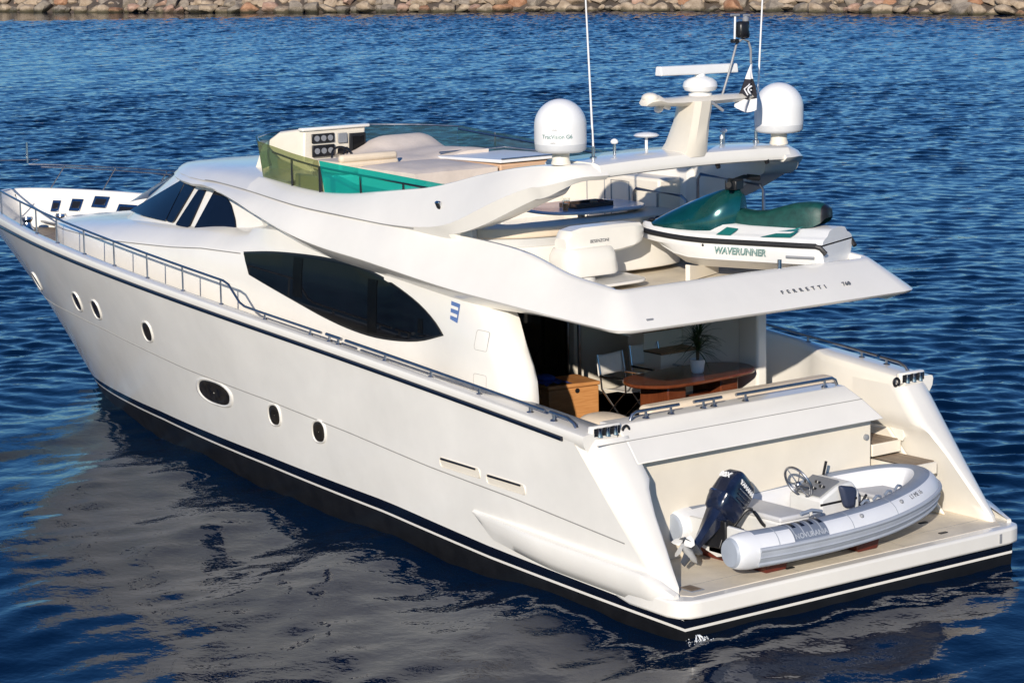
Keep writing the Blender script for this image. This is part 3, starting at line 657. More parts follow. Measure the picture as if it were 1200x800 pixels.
for z in (2.98, 2.42):
    P = [(4.40, z-.12), (4.68, z-.12), (4.68, z+.13), (4.40, z+.13)]
    g = G(); g.tube([Vector((x, yside(x, zz)+.0015, zz)) for x, zz in round_poly(P, .04)+[round_poly(P, .04)[0]]], .0025, 5); put('locker_seam', g, SEAM, house)
rows = []
for z in (1.4, 2.3, 3.0, 3.56):
    rows.append([(7.6, -yside(7.6, z), z), (4.9, -2.25, z), (4.6, -2.2, z), (4.5, -2.1, z), (4.6, -2.02, z), (7.6, -2.0, z)])
g = G(); g.grid(rows); put('starboard_return', g, GEL, house)
g = G(); pil = round_poly([(4.02, -1.93), (4.42, -1.93), (4.42, -2.12), (4.02, -2.12)], .05)
g.hexa([(x, y, 1.42) for x, y in pil], [(x, y, 3.5) for x, y in pil]); put('pillar', g, GEL, house)
# saloon window: outline traced on the house side, slightly proud, with mullions
top_ = [(10.69, 3.506), (9.92, 3.581), (9.15, 3.62), (8.41, 3.632), (7.67, 3.60), (6.99, 3.501), (6.32, 3.316), (5.8, 3.10), (5.52, 2.945)]
low_ = [(5.52, 2.945), (6.21, 2.784), (7.02, 2.72), (7.72, 2.745), (8.46, 2.835), (9.26, 2.975), (9.95, 3.10), (10.51, 3.206), (10.69, 3.506)]
so2 = [(p.x, p.z) for p in spline([(x, 0, z) for x, z in top_], 4)]+[(p.x, p.z) for p in spline([(x, 0, z) for x, z in low_[:-1]], 4)[1:]]
def side_panel(name, pts, off, thick, m, parent, side=1, yf=None, inset=0.0):
    """a panel following the house side: triangulated grid clipped to an outline in (x, z)"""
    yf = yf or yside
    bm = bmesh.new(); vs = [bm.verts.new((x, 0, z)) for x, z in pts]; f = bm.faces.new(vs)
    x0, x1 = min(p[0] for p in pts), max(p[0] for p in pts)
    for xx in np.arange(math.ceil(x0/.3)*.3, x1, .3): bmesh.ops.bisect_plane(bm, geom=bm.verts[:]+bm.edges[:]+bm.faces[:], plane_co=(xx, 0, 0), plane_no=(1, 0, 0))
    z0, z1 = min(p[1] for p in pts), max(p[1] for p in pts)
    for zz in np.arange(math.ceil(z0/.2)*.2, z1, .2): bmesh.ops.bisect_plane(bm, geom=bm.verts[:]+bm.edges[:]+bm.faces[:], plane_co=(0, 0, zz), plane_no=(0, 0, 1))
    r = bmesh.ops.extrude_face_region(bm, geom=bm.faces[:]); nv = {e for e in r['geom'] if isinstance(e, bmesh.types.BMVert)}
    for v in bm.verts:
        y = yf(v.co.x, v.co.z); v.co.y = side*(y+(off if v in nv else off-thick))
    g = G(); bm.verts.index_update(); g.raw([v.co[:] for v in bm.verts], [tuple(v.index for v in f.verts) for f in bm.faces]); bm.free()
    return put(name, g, m, parent, smooth=40)
def ring(pts, s, sz=None):
    cx = sum(p[0] for p in pts)/len(pts); cz = sum(p[1] for p in pts)/len(pts); sz = sz or s
    return [(cx+(x-cx)*s, cz+(z-cz)*sz) for x, z in pts]
yglass = lambda x, z: yside(x, min(z, zc(x)-.03))-(.03*max(0, z-zc(x))/.2)
def yhouse_any(x, z):
    z0 = zc(x)
    if z <= z0-.03: return yside(x, z)
    return ip(z-z0, [-.03, 0, .2, .4], [yside(x, z0-.03), yh(x)-.015, yh(x)-.03, yh(x)-.05])
for side in (1, -1):
    fr = side_panel('saloon_window', ring(so2, 1.012, 1.07), .012, .03, BLACK, YA, side, yhouse_any)
    side_panel('pane', so2, .020, .012, DGLASS, fr, side, yhouse_any)
    for xm, w in ((9.17, .24), (7.25, .22), (6.09, .12)):
        
        zt = min(z for x, z in so2 if abs(x-xm) < .3 and z > 3.05)-.02; zb = max(z for x, z in so2 if abs(x-xm) < .3 and z < 3.05)+.02
        side_panel('mullion', [(xm-w/2, zb), (xm+w/2, zb), (xm+w/2, zt), (xm-w/2, zt)], .026, .004, MULL, fr, side, yhouse_any)
# blue striped badge and pilot light on the house side
g = G()
for k in range(2): g.raw([(5.40-.04*k*.3, 2.205, 3.34-.09*k), (5.22-.04*k*.3, 2.205, 3.325-.09*k), (5.21-.04*k*.3, 2.205, 3.285-.09*k), (5.39-.04*k*.3, 2.205, 3.30-.09*k)], [(0, 1, 2, 3)])
g.raw([(5.41, 2.203, 3.39), (5.20, 2.203, 3.37), (5.17, 2.203, 3.13), (5.37, 2.203, 3.16)], [(0, 1, 2, 3)], 1)
for i, (x, y, z) in enumerate(g.v): g.v[i] = (x, yhouse_any(x, z)+(.012 if i < 8 else .004), z)
put('striped_badge', g, [GEL, BLUEINK], house)

# ---- pilothouse: raked windows round the front under the roof
def plan(s, w, x0, xf, n=2.3):
    """s 0..1 port aft -> centre front"""
    if s < .4: return (9.5+(x0-9.5)*s/.4, w)
    a = (s-.4)/.6*math.pi/2; return (x0+(xf-x0)*math.sin(a)**(2/n), w*math.cos(a)**(2/n))
rows = []
for h in (0, .15, .5, .85, 1.0):
    w = 1.83+(1.46-1.83)*h; xf = 17.4+(15.2-17.4)*h; z = lambda x: ip(x, [9.5, 12, 14, 17.5], [3.6, 3.52, 3.45, 3.25])*(1-h)+4.40*h
    half = [plan(i/40, w, 12, xf) for i in range(41)]; rows.append([(x, y, z(x)) for x, y in half]+[(x, -y, z(x)) for x, y in half[:-1][::-1]])
g = G(); g.grid(rows); ph = put('pilothouse', g, GEL, YA, smooth=40)
def ypil(x, z):
    h = min(1, max(0, (z-3.56)/.84)); w = 1.83-.37*h; xf = 17.4-2.2*h
    if x <= 12: return w
    u = min(1, (x-12)/(xf-12)); return w*max(0, 1-u**2.3)**(1/2.3)
PW = [[(15.70, 3.66), (13.98, 4.30), (13.80, 4.31), (13.90, 3.67)], [(13.86, 3.67), (13.76, 4.31), (13.30, 4.32), (13.62, 3.67)], [(13.50, 3.645), (13.17, 4.21), (12.90, 4.22), (13.04, 3.645)], [(12.86, 3.645), (12.62, 4.26), (12.3, 4.21), (12.0, 4.07), (11.75, 3.87), (11.62, 3.72), (11.6, 3.66)]]
for side in (1, -1):
    for p in PW: side_panel('pilothouse_window', round_poly(p, .04, 3), .012, .03, PGLASS, ph, side, ypil)
g = G()
rows = []
for h in (.12, .5, .9):
    w = 1.83-.37*h; xf = 17.4-2.2*h; r = []
    for i in range(25):
        s = .80+.40*i/24; q = plan(s, w, 12, xf) if s <= 1 else plan(2-s, w, 12, xf); r.append((q[0]+.015, q[1] if s <= 1 else -q[1], 3.54*(1-h)+4.40*h+.008))
    rows.append(r)
g.grid(rows); put('windscreen', g, PGLASS, ph)

# ---- flybridge moulding: roof, swooping side wings, boat deck bulwark
BW = [(12.56, 1.80, 4.35), (11.83, 2.01, 4.36), (10.8, 2.26, 4.28), (10.2, 2.36, 4.19), (9.1, 2.49, 4.01), (8.2, 2.50, 3.88), (7.16, 2.5, 3.80), (6.5, 2.51, 3.745), (5.2, 2.51, 3.63), (4.0, 2.52, 3.57), (2.6, 2.52, 3.51), (1.78, 2.52, 3.48)]
CW = [(12.56, 1.74, 4.42), (11.9, 1.86, 4.44), (10.8, 2.06, 4.42), (10.2, 2.15, 4.40), (9.1, 2.28, 4.35), (8.2, 2.30, 4.32), (7.16, 2.31, 4.29), (6.5, 2.31, 4.28), (5.3, 2.20, 4.25), (4.0, 2.17, 4.17), (3.05, 2.17, 3.97), (2.20, 2.17, 3.88)]
BWs, CWs = spline(BW, 5), spline(CW, 5)
rows = []
for i in range(6):   # front brow stations, from the centre line aft
    a = math.pi/2*(i/6); x = 11+4.4*math.cos(a*.98); y = 1.95*math.sin(a)**1.0
fr_b = []
for i in range(7):
    x = [15.35, 15.25, 15.0, 14.6, 14.1, 13.5, 12.95][i]; y = 1.95*math.sqrt(max(0, 1-((x-11)/4.4)**2)); fr_b.append((x, y))
Bp = [(x, y, 4.33) for x, y in fr_b]+[tuple(p) for p in BWs]
Cp = [(x-.03, max(y-.06, y*.9), 4.40) for x, y in fr_b]+[tuple(p) for p in CWs]
Ap = []
for x, y, z in Bp:
    k = smoothstep(10.4, 9.0, x); Ap.append((x-.1*(x > 12), y*(1-k)*.88+2.15*k if x > 9 else 2.15, z-.02*(1-k)-.25*k*ip(x, [1.5, 3.5, 5], [.5, .6, 1])))
# corner round the aft end
B2 = [(1.62, 2.47, 3.48), (1.53, 2.36, 3.48), (1.50, 2.20, 3.48), (1.48, 0, 3.48)]; C2 = [(2.10, 2.145, 3.87), (2.04, 2.09, 3.865), (2.02, 2.0, 3.865), (2.0, 0, 3.88)]
A2 = [(1.95, 2.12, 3.36), (1.9, 2.1, 3.36), (1.9, 2.0, 3.36), (1.9, 0, 3.36)]
Bp += B2; Cp += C2; Ap += A2
def inner(p, d, z):
    return (p[0], p[1]-d, z)
rows = []; nB = len(Bp)
for i in range(nB):
    A, B, C_ = Vector(Ap[i]), Vector(Bp[i]), Vector(Cp[i]); aft = i >= nB-4
    Bu = B+Vector((0, -.03, -.035)) if not aft else B+Vector((.03, 0, -.035))
    m1 = B+(C_-B)*.12+Vector((0, .012, 0)) if not aft else B+(C_-B)*.12+Vector((-.012, 0, 0))
    mid = B+(C_-B)*.55+(Vector((0, .012, 0.0)) if not aft else Vector((-.012, 0, 0)))
    dirv = Vector((0, -1, 0)) if not aft else Vector((1, 0, 0))
    if aft and i < nB-1: dirv = Vector((1, -1 if i < nB-2 else -.3, 0)).normalized()
    r = [A, Bu, B, m1, mid, C_+(B-C_)*.06, C_+dirv*.03+Vector((0, 0, .012)), C_+dirv*.10+Vector((0, 0, .008)), C_+dirv*.13+Vector((0, 0, -.02))]
    if B.x > 6.2 and not aft: r[-1] = C_+dirv*.13+Vector((0, 0, .0)); r.append(C_+dirv*.2+Vector((0, 0, .02)))
    else: r.append(Vector((r[-1].x, r[-1].y, 3.50))+dirv*.04)
    rows.append(r)
fullrows = rows+[[Vector((p.x, -p.y, p.z)) for p in r] for r in rows[:-1][::-1]]
g = G(); g.grid(fullrows); fly = put('flybridge_moulding', g, GEL, YA, smooth=45)
# grey painted underside strip is the same moulding seen in shade; ceiling closes it
g = G(); g.grid([[(x, y, 3.40) for y in (-2.14, -1, 0, 1, 2.14)] for x in (1.88, 3.5, 5.5, 7.2)]); put('cockpit_ceiling', g, GEL, fly, fix=False)
# roof over the pilothouse
rows = []
xr = [15.32, 15.25, 15.1, 14.8, 14.4, 13.9, 13.3, 12.6, 12.0, 11.4, 10.8, 10.2]
for x in xr:
    yb = 1.95*math.sqrt(max(0, 1-((x-11)/4.4)**2)) if x > 12.6 else ip(x, [10.2, 10.8, 11.9, 12.6], [2.15, 2.06, 1.87, 1.76]); yb = max(.02, yb-.07*(x > 12.6)); zb = 4.405 if x > 12.6 else ip(x, [10.2, 10.8, 11.9, 12.6], [4.40, 4.42, 4.44, 4.42])
    ze = ip(x, [10.2, 11, 12, 13, 14, 15, 15.35], [4.62, 4.66, 4.66, 4.63, 4.57, 4.48, 4.42])
    half = [(yb, zb), (yb*.93, zb+(ze-zb)*.42), (yb*.84, zb+(ze-zb)*.72), (yb*.6, zb+(ze-zb)*.9), (yb*.3, ze-.01), (0, ze)]
    rows.append([(x, y, z) for y, z in half]+[(x, -y, z) for y, z in half[:-1][::-1]])
g = G(); g.grid(rows); put('roof', g, GEL, fly, smooth=50)
g = G(); g.tube([Vector((x, y+.003, z+.004)) for x, y, z in spline([(12.5, 1.76, 4.425), (12.0, 1.855, 4.44), (10.8, 2.06, 4.425), (9.1, 2.285, 4.355), (7.9, 2.31, 4.315), (6.8, 2.315, 4.287), (6.1, 2.315, 4.29)], 8)], .008, 6); g.mirror(); put('moulding_seam', g, SEAM, fly)

# ---- coaming that sweeps up into the radar arch
X_ = [10.8, 10.2, 9.4, 8.7, 8.0, 7.4, 6.8, 6.1, 5.5, 5.15, 4.7, 4.35, 4.0, 3.7, 3.4, 3.12, 2.98]
P1 = [(2.04, 4.40), (2.13, 4.38), (2.24, 4.35), (2.28, 4.325), (2.29, 4.305), (2.30, 4.285), (2.30, 4.275), (2.29, 4.27), (2.27, 4.255), (2.27, 4.30), (2.25, 4.43), (2.23, 4.57), (2.19, 4.72), (2.13, 4.85), (2.07, 4.96), (2.01, 5.04), (1.95, 5.09)]
P2 = [(2.06, 4.42), (2.15, 4.41), (2.27, 4.37), (2.30, 4.345), (2.31, 4.325), (2.32, 4.305), (2.32, 4.295), (2.33, 4.31), (2.33, 4.37), (2.33, 4.46), (2.32, 4.64), (2.30, 4.78), (2.26, 4.915), (2.20, 5.01), (2.14, 5.08), (2.07, 5.14), (2.0, 5.18)]
P3 = [(1.84, 4.60), (1.90, 4.57), (2.01, 4.54), (2.04, 4.53), (2.05, 4.575), (2.05, 4.65), (2.055, 4.725), (2.06, 4.81), (2.06, 4.93), (2.06, 5.02), (2.06, 5.11), (2.06, 5.18), (2.04, 5.23), (2.0, 5.27), (1.96, 5.29), (1.91, 5.29), (1.87, 5.27)]
arms = []
Xs = list(np.linspace(10.8, 3.66, 64)); XX = X_[::-1]
f1 = lambda x: Vector((x, ip(x, XX, [p[0] for p in P1[::-1]]), ip(x, XX, [p[1] for p in P1[::-1]])))
f2 = lambda x: Vector((x, ip(x, XX, [p[0] for p in P2[::-1]]), ip(x, XX, [p[1] for p in P2[::-1]])))
f3 = lambda x: Vector((x, ip(x, XX, [p[0] for p in P3[::-1]]), ip(x, XX, [p[1] for p in P3[::-1]])))
def sm(f):   # smooth the piecewise profiles
    return lambda x: (f(x-.25)+2*f(x-.12)+2*f(x)+2*f(x+.12)+f(x+.25))/8 if 3.3 < x < 10.5 else f(x)
f1, f2, f3 = sm(f1), sm(f2), sm(f3)
rows = []
for x in Xs:
    a, b, c = f1(x), f2(x), f3(x); a.x = b.x = c.x = x; w = ip(x, [3, 4.2, 5.4, 10.8], [.42, .36, .22, .16]); mid = b+(c-b)*.5+Vector((0, .03, .012)); zf_ = max(3.6, a.z-.4) if x > 5.3 else a.z
    rows.append([a, b+(a-b)*.1, b, b+(c-b)*.06, mid, c+(b-c)*.10, c, c+Vector((0, -w*.25, .012)), c+Vector((0, -w*.8, 0)), c+Vector((0, -w, -.035)), Vector((x, a.y-w-.05 if x < 5.3 else c.y-w-.04, (a.z+.02) if x < 5.3 else 3.62))])
last = [Vector(p) for p in rows[-1]]; px_, py_ = 3.66, 1.50     # turn the arm through a quarter circle into the cross beam
for i in range(1, 13):
    t = i/12; an_ = math.pi/2*t; r = []
    for p in last:
        d = p.y-py_; z = p.z; zt = 5.105+max(0, z-4.9)*.50; zt = min(zt, 5.31)
        r.append(Vector((px_-math.sin(an_)*d, py_+math.cos(an_)*d, z+(zt-z)*smoothstep(0, .75, t)+.0*t)))
    rows.append(r)
g = G(); g.grid(rows, False, True); g.raw(rows[-1], [tuple(range(11))]); g.mirror(); arch = put('flybridge_coaming', g, GEL, fly, smooth=38)
# arch beam across
rows = []
for y in np.linspace(-1.60, 1.60, 31):
    cr = .05*(1-(y/1.93)**2); xa, xf = 3.02, 4.15
    sec = [(xa-.015, 5.17), (xa+.0, 5.12), (xa+.05, 5.10), (xf-.1, 5.12), (xf, 5.18), (xf, 5.23), (xf-.06, 5.275), (3.6, 5.295), (xa+.12, 5.29), (xa+.03, 5.268)]
    rows.append([(x, y, z+cr) for x, z in sec])
g = G(); g.grid(rows, False, True); g.raw(rows[0], [tuple(range(10))]); g.raw(rows[-1], [tuple(range(10))]); beam = put('radar_arch', g, GEL, YA, smooth=50)
for y in (-.35, -1.2):
    g = G(); g.lathe([(0, 0), (.035, 0), (.03, .05), (0, .06)], (3.04, y, 5.155), Matrix.Rotation(rad(160), 3, 'X'), 10); put('floodlight', g, BLACK, beam)
# satellite domes
for side in (1, -1):
    c = (3.5, side*1.85, 5.29)
    g = G(); g.lathe([(.125, 0), (.12, .03), (.11, .05), (.11, .14), (.14, .16)], c, None, 24); dm = put('satellite_dome', g, CREAM, YA)
    prof = [(.12, .15), (.27, .155), (.31, .175), (.322, .20), (.325, .26), (.325, .263), (.328, .30), (.328, .48)]+[(.328*math.cos(a), .48+.335*math.sin(a)) for a in np.linspace(.12, math.pi/2, 14)]
    g = G(); g.lathe(prof, c, None, 40, profmi=[1 if z < .262 else 0 for r, z in prof][:-1]); rd = put('radome', g, [WHITEP, mat('pale grey plastic', (.60, .61, .62), .4)], dm, smooth=50)
    if side > 0:
        def wrap(ang0, z0, R=.3300):
            def f(x, y, z): a = ang0+x/R; return Vector((c[0]+(R+z)*math.cos(a), c[1]+(R+z)*math.sin(a), c[2]+z0+y))
            return f
        a0 = math.atan2(CAMP[1]-c[1], CAMP[0]-c[0])
        for s, sz, z0, dx, m in (('KVH', .030, .44, -.10, INK), ('TracVision G6', .068, .345, -.245, TEALINK), ('marine', .024, .285, -.13, INK)):
            lettering(s, sz, (0, 0, 0), (1, 0, 0), (0, 1, 0), m, dm, warp=wrap(a0+dx/.33, z0))
# mast, spreader, radar scanner
g = G()
sec = lambda x0, x1, w, z: [(x0, -w*.5, z), (x0+.05, -w, z), (x0+(x1-x0)*.6, -w*.9, z), (x1, 0, z), (x0+(x1-x0)*.6, w*.9, z), (x0+.05, w, z), (x0, w*.5, z)]
g.grid([sec(3.02, 3.80, .20, 5.28), sec(2.98, 3.66, .17, 5.42), sec(2.92, 3.50, .15, 5.7), sec(2.86, 3.42, .15, 5.95), sec(2.85, 3.40, .15, 6.0)], False, True); mast = put('mast', g, CREAM, YA, smooth=30)
g = G(); rows = []
for y, z, h, w in ((.78, 6.0, .03, .10), (.74, 6.02, .06, .13), (.62, 6.03, .07, .15), (.52, 6.0, .05, .16), (.3, 5.99, .05, .2), (-.2, 5.99, .055, .25), (-.6, 5.99, .05, .2), (-.98, 5.99, .04, .13), (-1.06, 6.0, .02, .08)):
    rows.append([(3.15-w, y, z), (3.15-w*.6, y, z-h), (3.15+w*.6, y, z-h), (3.15+w, y, z), (3.15+w*.6, y, z+h), (3.15-w*.6, y, z+h)])
g.grid(rows, False, True); g.raw(rows[0], [tuple(range(6))]); g.raw(rows[-1], [tuple(range(6))]); g.ell((3.15, .68, 6.06), (.13, .10, .07)); sp_ = put('spreader', g, CREAM, mast, smooth=50)
g = G(); g.lathe([(.0, 6.03), (.15, 6.03), (.15, 6.07), (.12, 6.08), (.13, 6.09), (.20, 6.11), (.225, 6.16), (.21, 6.22), (.16, 6.26), (.10, 6.28), (.07, 6.29), (.065, 6.36), (0, 6.36)], (3.2, -.2, 0), None, 28); rs = put('radar_scanner', g, WHITEP, YA)
g = G(); g.prism([(3.2+a, .50, 6.385+b) for a, b in round_poly([(-.07, -.06), (.07, -.06), (.05, .06), (-.05, .06)], .025)], (0, -1.30, -.02)); put('scanner_bar', g, WHITEP, rs, bevel=.01)
g = G(); g.tube([(3.3, -.3, 6.02), (3.2, -.42, 6.02), (3.15, -.52, 6.0), (3.1, -.62, 6.35), (3.08, -.72, 6.68), (3.06, -.80, 6.74), (3.05, -.90, 6.70), (3.04, -.93, 6.6), (3.04, -.93, 6.42)], .016, 8); put('flag_halyard_tube', g, GREYP, mast)
g = G(); g.ell((3.05, -.78, 6.86), (.08, .085, .11), e=.6); g.box((3.05, -.66, 6.72), (.08, .09, .05)); g.box((3.04, -.84, 6.92), (.09, .06, .09)); g.ell((3.05, -.84, 6.80), (.05, .06, .06), e=.7); pod = put('instrument_pod', g, BLACK, YA, bevel=.01)
g = G(); g.tube([(3.05, -.66, 6.74), (3.05, -.67, 7.03)], .014, 8); put('wind_post', g, WHITEP, pod)
g = G(); g.tube([(3.05, -.60, 7.05), (3.05, -.74, 7.045)], .018, 8); g.tube([(3.05, -.82, 7.04), (3.05, -.92, 7.035)], .016, 8); g.lathe([(0, 6.95), (.04, 6.95), (.045, 7.0), (.02, 7.03), (0, 7.03)], (3.05, -.85, 0), None, 12); put('wind_sensor', g, GREYP, pod)
g = G(); g.tube([(3.3, .35, 5.94), (3.35, .2, 5.90)], .03, 8); g.ell((3.32, .40, 5.90), (.05, .07, .05)); put('loud_hailer', g, WHITEP, mast)
g = G(); g.tube([(2.9, -.12, 5.98), (2.85, -.28, 5.86)], .02, 8); put('brace', g, GREYP, mast)
# whip antennas and small aerials along the arch
for x, y, lean, tall in ((3.55, 1.29, .14, 2.9), (3.7, -1.62, -.20, 2.9)):
    g = G(); g.lathe([(.045, 0), (.045, .03), (.022, .04), (.022, .16), (0, .16)], (x, y, 5.31), None, 12); an = put('whip_antenna', g, STEEL, YA)
    g = G(); g.tube([(x, y, 5.45), (x, y+lean*.5, 5.45+tall*.5), (x, y+lean, 5.45+tall)], [.014, .012, .007], 8); put('whip', g, WHITEP, an)
for x, y, r, h, m in ((3.9, .12, .17, .17, WHITEP), (3.75, .78, .052, .14, STEEL), (3.9, -1.22, .052, .14, STEEL), (3.7, -1.0, .03, .08, STEEL)):
    g = G(); g.lathe([(.02, 0), (.02, h), (0, h)], (x, y, 5.32), None, 10); a_ = put('aerial', g, m, YA)
    g = G(); g.lathe([(0, h-.01), (r*.8, h), (r, h+.02), (r*.8, h+.045), (r*.3, h+.06), (0, h+.062)], (x, y, 5.32), None, 24); put('aerial_cap', g, WHITEP, a_)

# ---- fly deck floor, boat deck
g = G(); g.grid([[(x, y, 3.52) for y in (-2.02, -1, 0, 1, 2.02)] for x in (2.1, 4, 6, 8, 10.3)]); put('fly_deck', g, NONSKID, fly, fix=False)
# boat name on the aft face of the boat deck
yd_ = Vector((.5, 0, .385)).normalized()
lettering('FERRETTI', .085, (1.662, -.20, 3.635), (0, -1, 0), yd_, INK, fly, space=2.4, extr=.006)
lettering('760', .085, (1.662, -1.26, 3.635), (0, -1, 0), yd_, INK, fly, space=1.15, extr=.006)
g = G(); g.box((1.60, 2.02, 3.555), (.02, .10, .05)); put('nav_light', g, GREYP, fly)
g = G(); g.tube([(2.06, -.52, 3.86), (2.06, -.52, 4.0)], .028, 10); put('flag_socket', g, STEEL, fly)
# courtesy light on the port coaming
g = G(); g.box((5.62, 2.225, 4.62), (.10, .05, .15), Matrix.Rotation(rad(-25), 3, 'X')); cl = put('coaming_light', g, STEEL, YA, bevel=.015)
g = G(); g.box((5.60, 2.255, 4.63), (.06, .03, .09), Matrix.Rotation(rad(-25), 3, 'X')); put('lens', g, BLACK, cl, bevel=.008)

# ---- flybridge windscreen: olive front panes, teal aft panes, smoked starboard side
def pane(name, bot, top, m, th=.012):
    g = G(); bot, top = [Vector(p) for p in bot], [Vector(p) for p in top]; rows = [bot, [b*.5+t*.5 for b, t in zip(bot, top)], top]
    g.grid(rows); return put(name, g, m, fly, smooth=60)
def ws_bot(x): return Vector((x, f3(x).y-.06, f3(x).z+.005))
def ws_top(x): return Vector((x+.06, f3(x).y-.02, ip(x, [5.7, 6.7, 8.8, 9.7, 10.8], [4.885, 4.92, 4.99, 5.05, 5.14])))
xo = np.linspace(10.75, 8.80, 9); xt = np.linspace(8.78, 5.75, 14)
fb = [(10.75, 1.78, 4.60), (11.3, 1.45, 4.66), (11.75, .9, 4.68), (11.95, .3, 4.68), (11.95, -.3, 4.68), (11.75, -.9, 4.68), (11.3, -1.45, 4.66), (10.75, -1.78, 4.60)]
ft = [(10.81, 1.82, 5.14), (11.45, 1.47, 5.15), (11.95, .92, 5.16), (12.15, .3, 5.16), (12.15, -.3, 5.16), (11.95, -.92, 5.16), (11.45, -1.47, 5.15), (10.81, -1.82, 5.14)]
pane('windscreen_pane', [ws_bot(x) for x in xo], [ws_top(x) for x in xo], OLIVEG, 0)
pane('windscreen_pane', fb, ft, SMOKEG)
pane('windscreen_pane', [ws_bot(x) for x in xt], [ws_top(x) for x in xt], TEALG)
mr_ = lambda p: Vector((p.x, -p.y, p.z))
pane('windscreen_pane', [mr_(ws_bot(x)) for x in list(xo)+list(xt)], [mr_(ws_top(x)) for x in list(xo)+list(xt)], SMOKEG)
g = G(); dn = Vector((0, -.03, -.10))
P = [ws_top(x)+dn for x in np.linspace(10.3, 5.55, 26)]; g.tube(P, .016, 8)
wr = put('windscreen_rail', g, BLACK, YA)
for x in (9.65, 8.8, 7.75, 6.7):
    g = G(); a = ws_top(x)+dn; g.tube([a, Vector((a.x, a.y, f3(x).z+.0))], .018 if x != 8.8 else .03, 8); put('stanchion', g, BLACK, wr)
g = G(); P = [Vector((p[0], p[1], p[2])) for p in ft]; P2_ = [mr_(ws_top(x)) for x in np.linspace(10.7, 5.8, 20)]
g.tube([p+Vector((-.05, 0, -.02)) for p in P], .012, 8); wr2 = put('windscreen_rail', g, RAILS, YA)
g = G(); g.tube([p+Vector((0, .03, -.05)) for p in P2_], .016, 8); wr3 = put('windscreen_rail', g, RAILS, YA)
for x in (9.9, 8.4, 7.0):
    g = G(); a = mr_(ws_top(x)); g.tube([a, Vector((a.x, a.y, f3(x).z))], .016, 8); put('stanchion', g, RAILS, wr3)

# ---- helm console with instruments
g = G(); prof = [(10.9, 5.22), (11.05, 5.235), (11.6, 5.17), (12.0, 4.95), (11.9, 4.60), (11.9, 3.6), (10.75, 3.6), (10.75, 4.66), (10.95, 4.72)]
A_ = [(x, .95+.25*smoothstep(5.1, 4.7, z)*(x > 10.95), z) for x, z in prof]; Bq = [(x, -.16-.1*smoothstep(5.1, 4.7, z)*(x > 10.95), z) for x, z in prof]
g.hexa(A_, Bq); helm = put('helm_console', g, CREAM, YA, bevel=.03)
g = G(); g.box((10.93, .39, 5.235), (.14, 1.22, .05)); put('hood', g, GEL, helm, bevel=.02)
for y, z, w, h, m in ((.62, 5.09, .40, .14, BLACK), (.62, 4.90, .40, .18, BLACK), (.27, 5.07, .16, .15, GREYP), (.27, 4.88, .18, .10, BLACK), (-.0, 4.98, .30, .30, BLACK)):
    g = G(); g.box((10.895, y, z), (.03, w, h)); sc = put('instrument', g, m, helm, bevel=.01)
    if h > .25: g = G(); g.box((10.876, y-.01, z), (.01, w-.10, h-.09)); put('screen', g, DGLASS, helm)
    elif m is BLACK:
        for k in (-.12, 0, .12):
            if h > .12: g = G(); g.lathe([(0, 0), (.045, 0), (.045, .012), (0, .012)], (10.88, y+k, z), Matrix.Rotation(rad(-90), 3, 'Y'), 14); put('gauge', g, GREYP, helm)
g = G(); g.torus((10.70, .40, 4.78), .19, .018, Matrix.Rotation(rad(-62), 3, 'Y'), 28, 8); 
for a in (90, 210, 330): g.tube([(10.70, .40, 4.78), tuple(Vector((10.70, .40, 4.78))+Matrix.Rotation(rad(-62), 3, 'Y') @ Vector((.19*math.cos(rad(a)), .19*math.sin(rad(a)), 0)))], .012, 6)
put('steering_wheel', g, BLACK, helm)
for y in (.0, -.06): g = G(); g.tube([(10.76, y, 4.70), (10.70, y, 4.84)], .012, 6); g.ell((10.70, y, 4.85), (.022, .022, .022), 8, 6); put('throttle', g, STEEL, helm)
# helm seat, sunpads, hatch
g = G(); g.box((9.70, 1.0, 4.15), (.80, 1.30, 1.10)); hb = put('helm_seat', g, GEL, YA, bevel=.04)
g = G(); g.box((9.62, .88, 4.80), (.75, 1.05, .17)); put('seat_cushion', g, CUSH, hb, bevel=.05, seg=3)
g = G(); g.box((9.30, .88, 4.93), (.12, 1.0, .12)); put('backrest', g, CUSH, hb, bevel=.05, seg=3)
def pad(name, x0, x1, y0, y1, z0, zf, m, parent, n=18, crown=.03):
    g = G(); rows = []
    for i in range(n+1):
        x = x0+(x1-x0)*i/n; r = [(x, y0, z0)]
        for j in range(n+1):
            y = y0+(y1-y0)*j/n; e = min(i, n-i, j, n-j); rr = .035*(1-min(1, e/1.5))
            r.append((x, y, zf(i/n, j/n)-rr+crown*math.sin(math.pi*i/n)*math.sin(math.pi*j/n)+.006*noise.noise(Vector((x*4, y*4, 0)))))
        r.append((x, y1, z0)); rows.append(r)
    g.grid(rows); g.raw(rows[0], [tuple(range(len(rows[0])))]); g.raw(rows[-1], [tuple(range(len(rows[-1])))[::-1]]); return put(name, g, m, parent, smooth=60)
pad('sunpad', 7.75, 9.2, -.32, 1.12, 3.62, lambda u, v: 4.84, PADS, YA)
pad('sunpad', 9.22, 11.0, -1.25, .28, 3.62, lambda u, v: 4.84+.22*smoothstep(.55, .95, u)*smoothstep(1.0, .5, v)+.10*smoothstep(.7, .2, v)*(1-u), PADS, fly)
g = G(); g.box((8.55, -1.0, 4.03), (1.5, 1.18, 1.0)); wb = put('sun_lounge_base', g, GEL, YA, bevel=.03)
g = G(); g.box((8.55, -1.0, 4.68), (1.55, 1.22, .29)); put('side_lining', g, TAN, wb, bevel=.02)
g = G(); g.box((8.55, -1.0, 4.85), (1.60, 1.26, .05), Matrix.Rotation(rad(1.5), 3, 'Y')); put('lid', g, WHITEP, wb, bevel=.015)
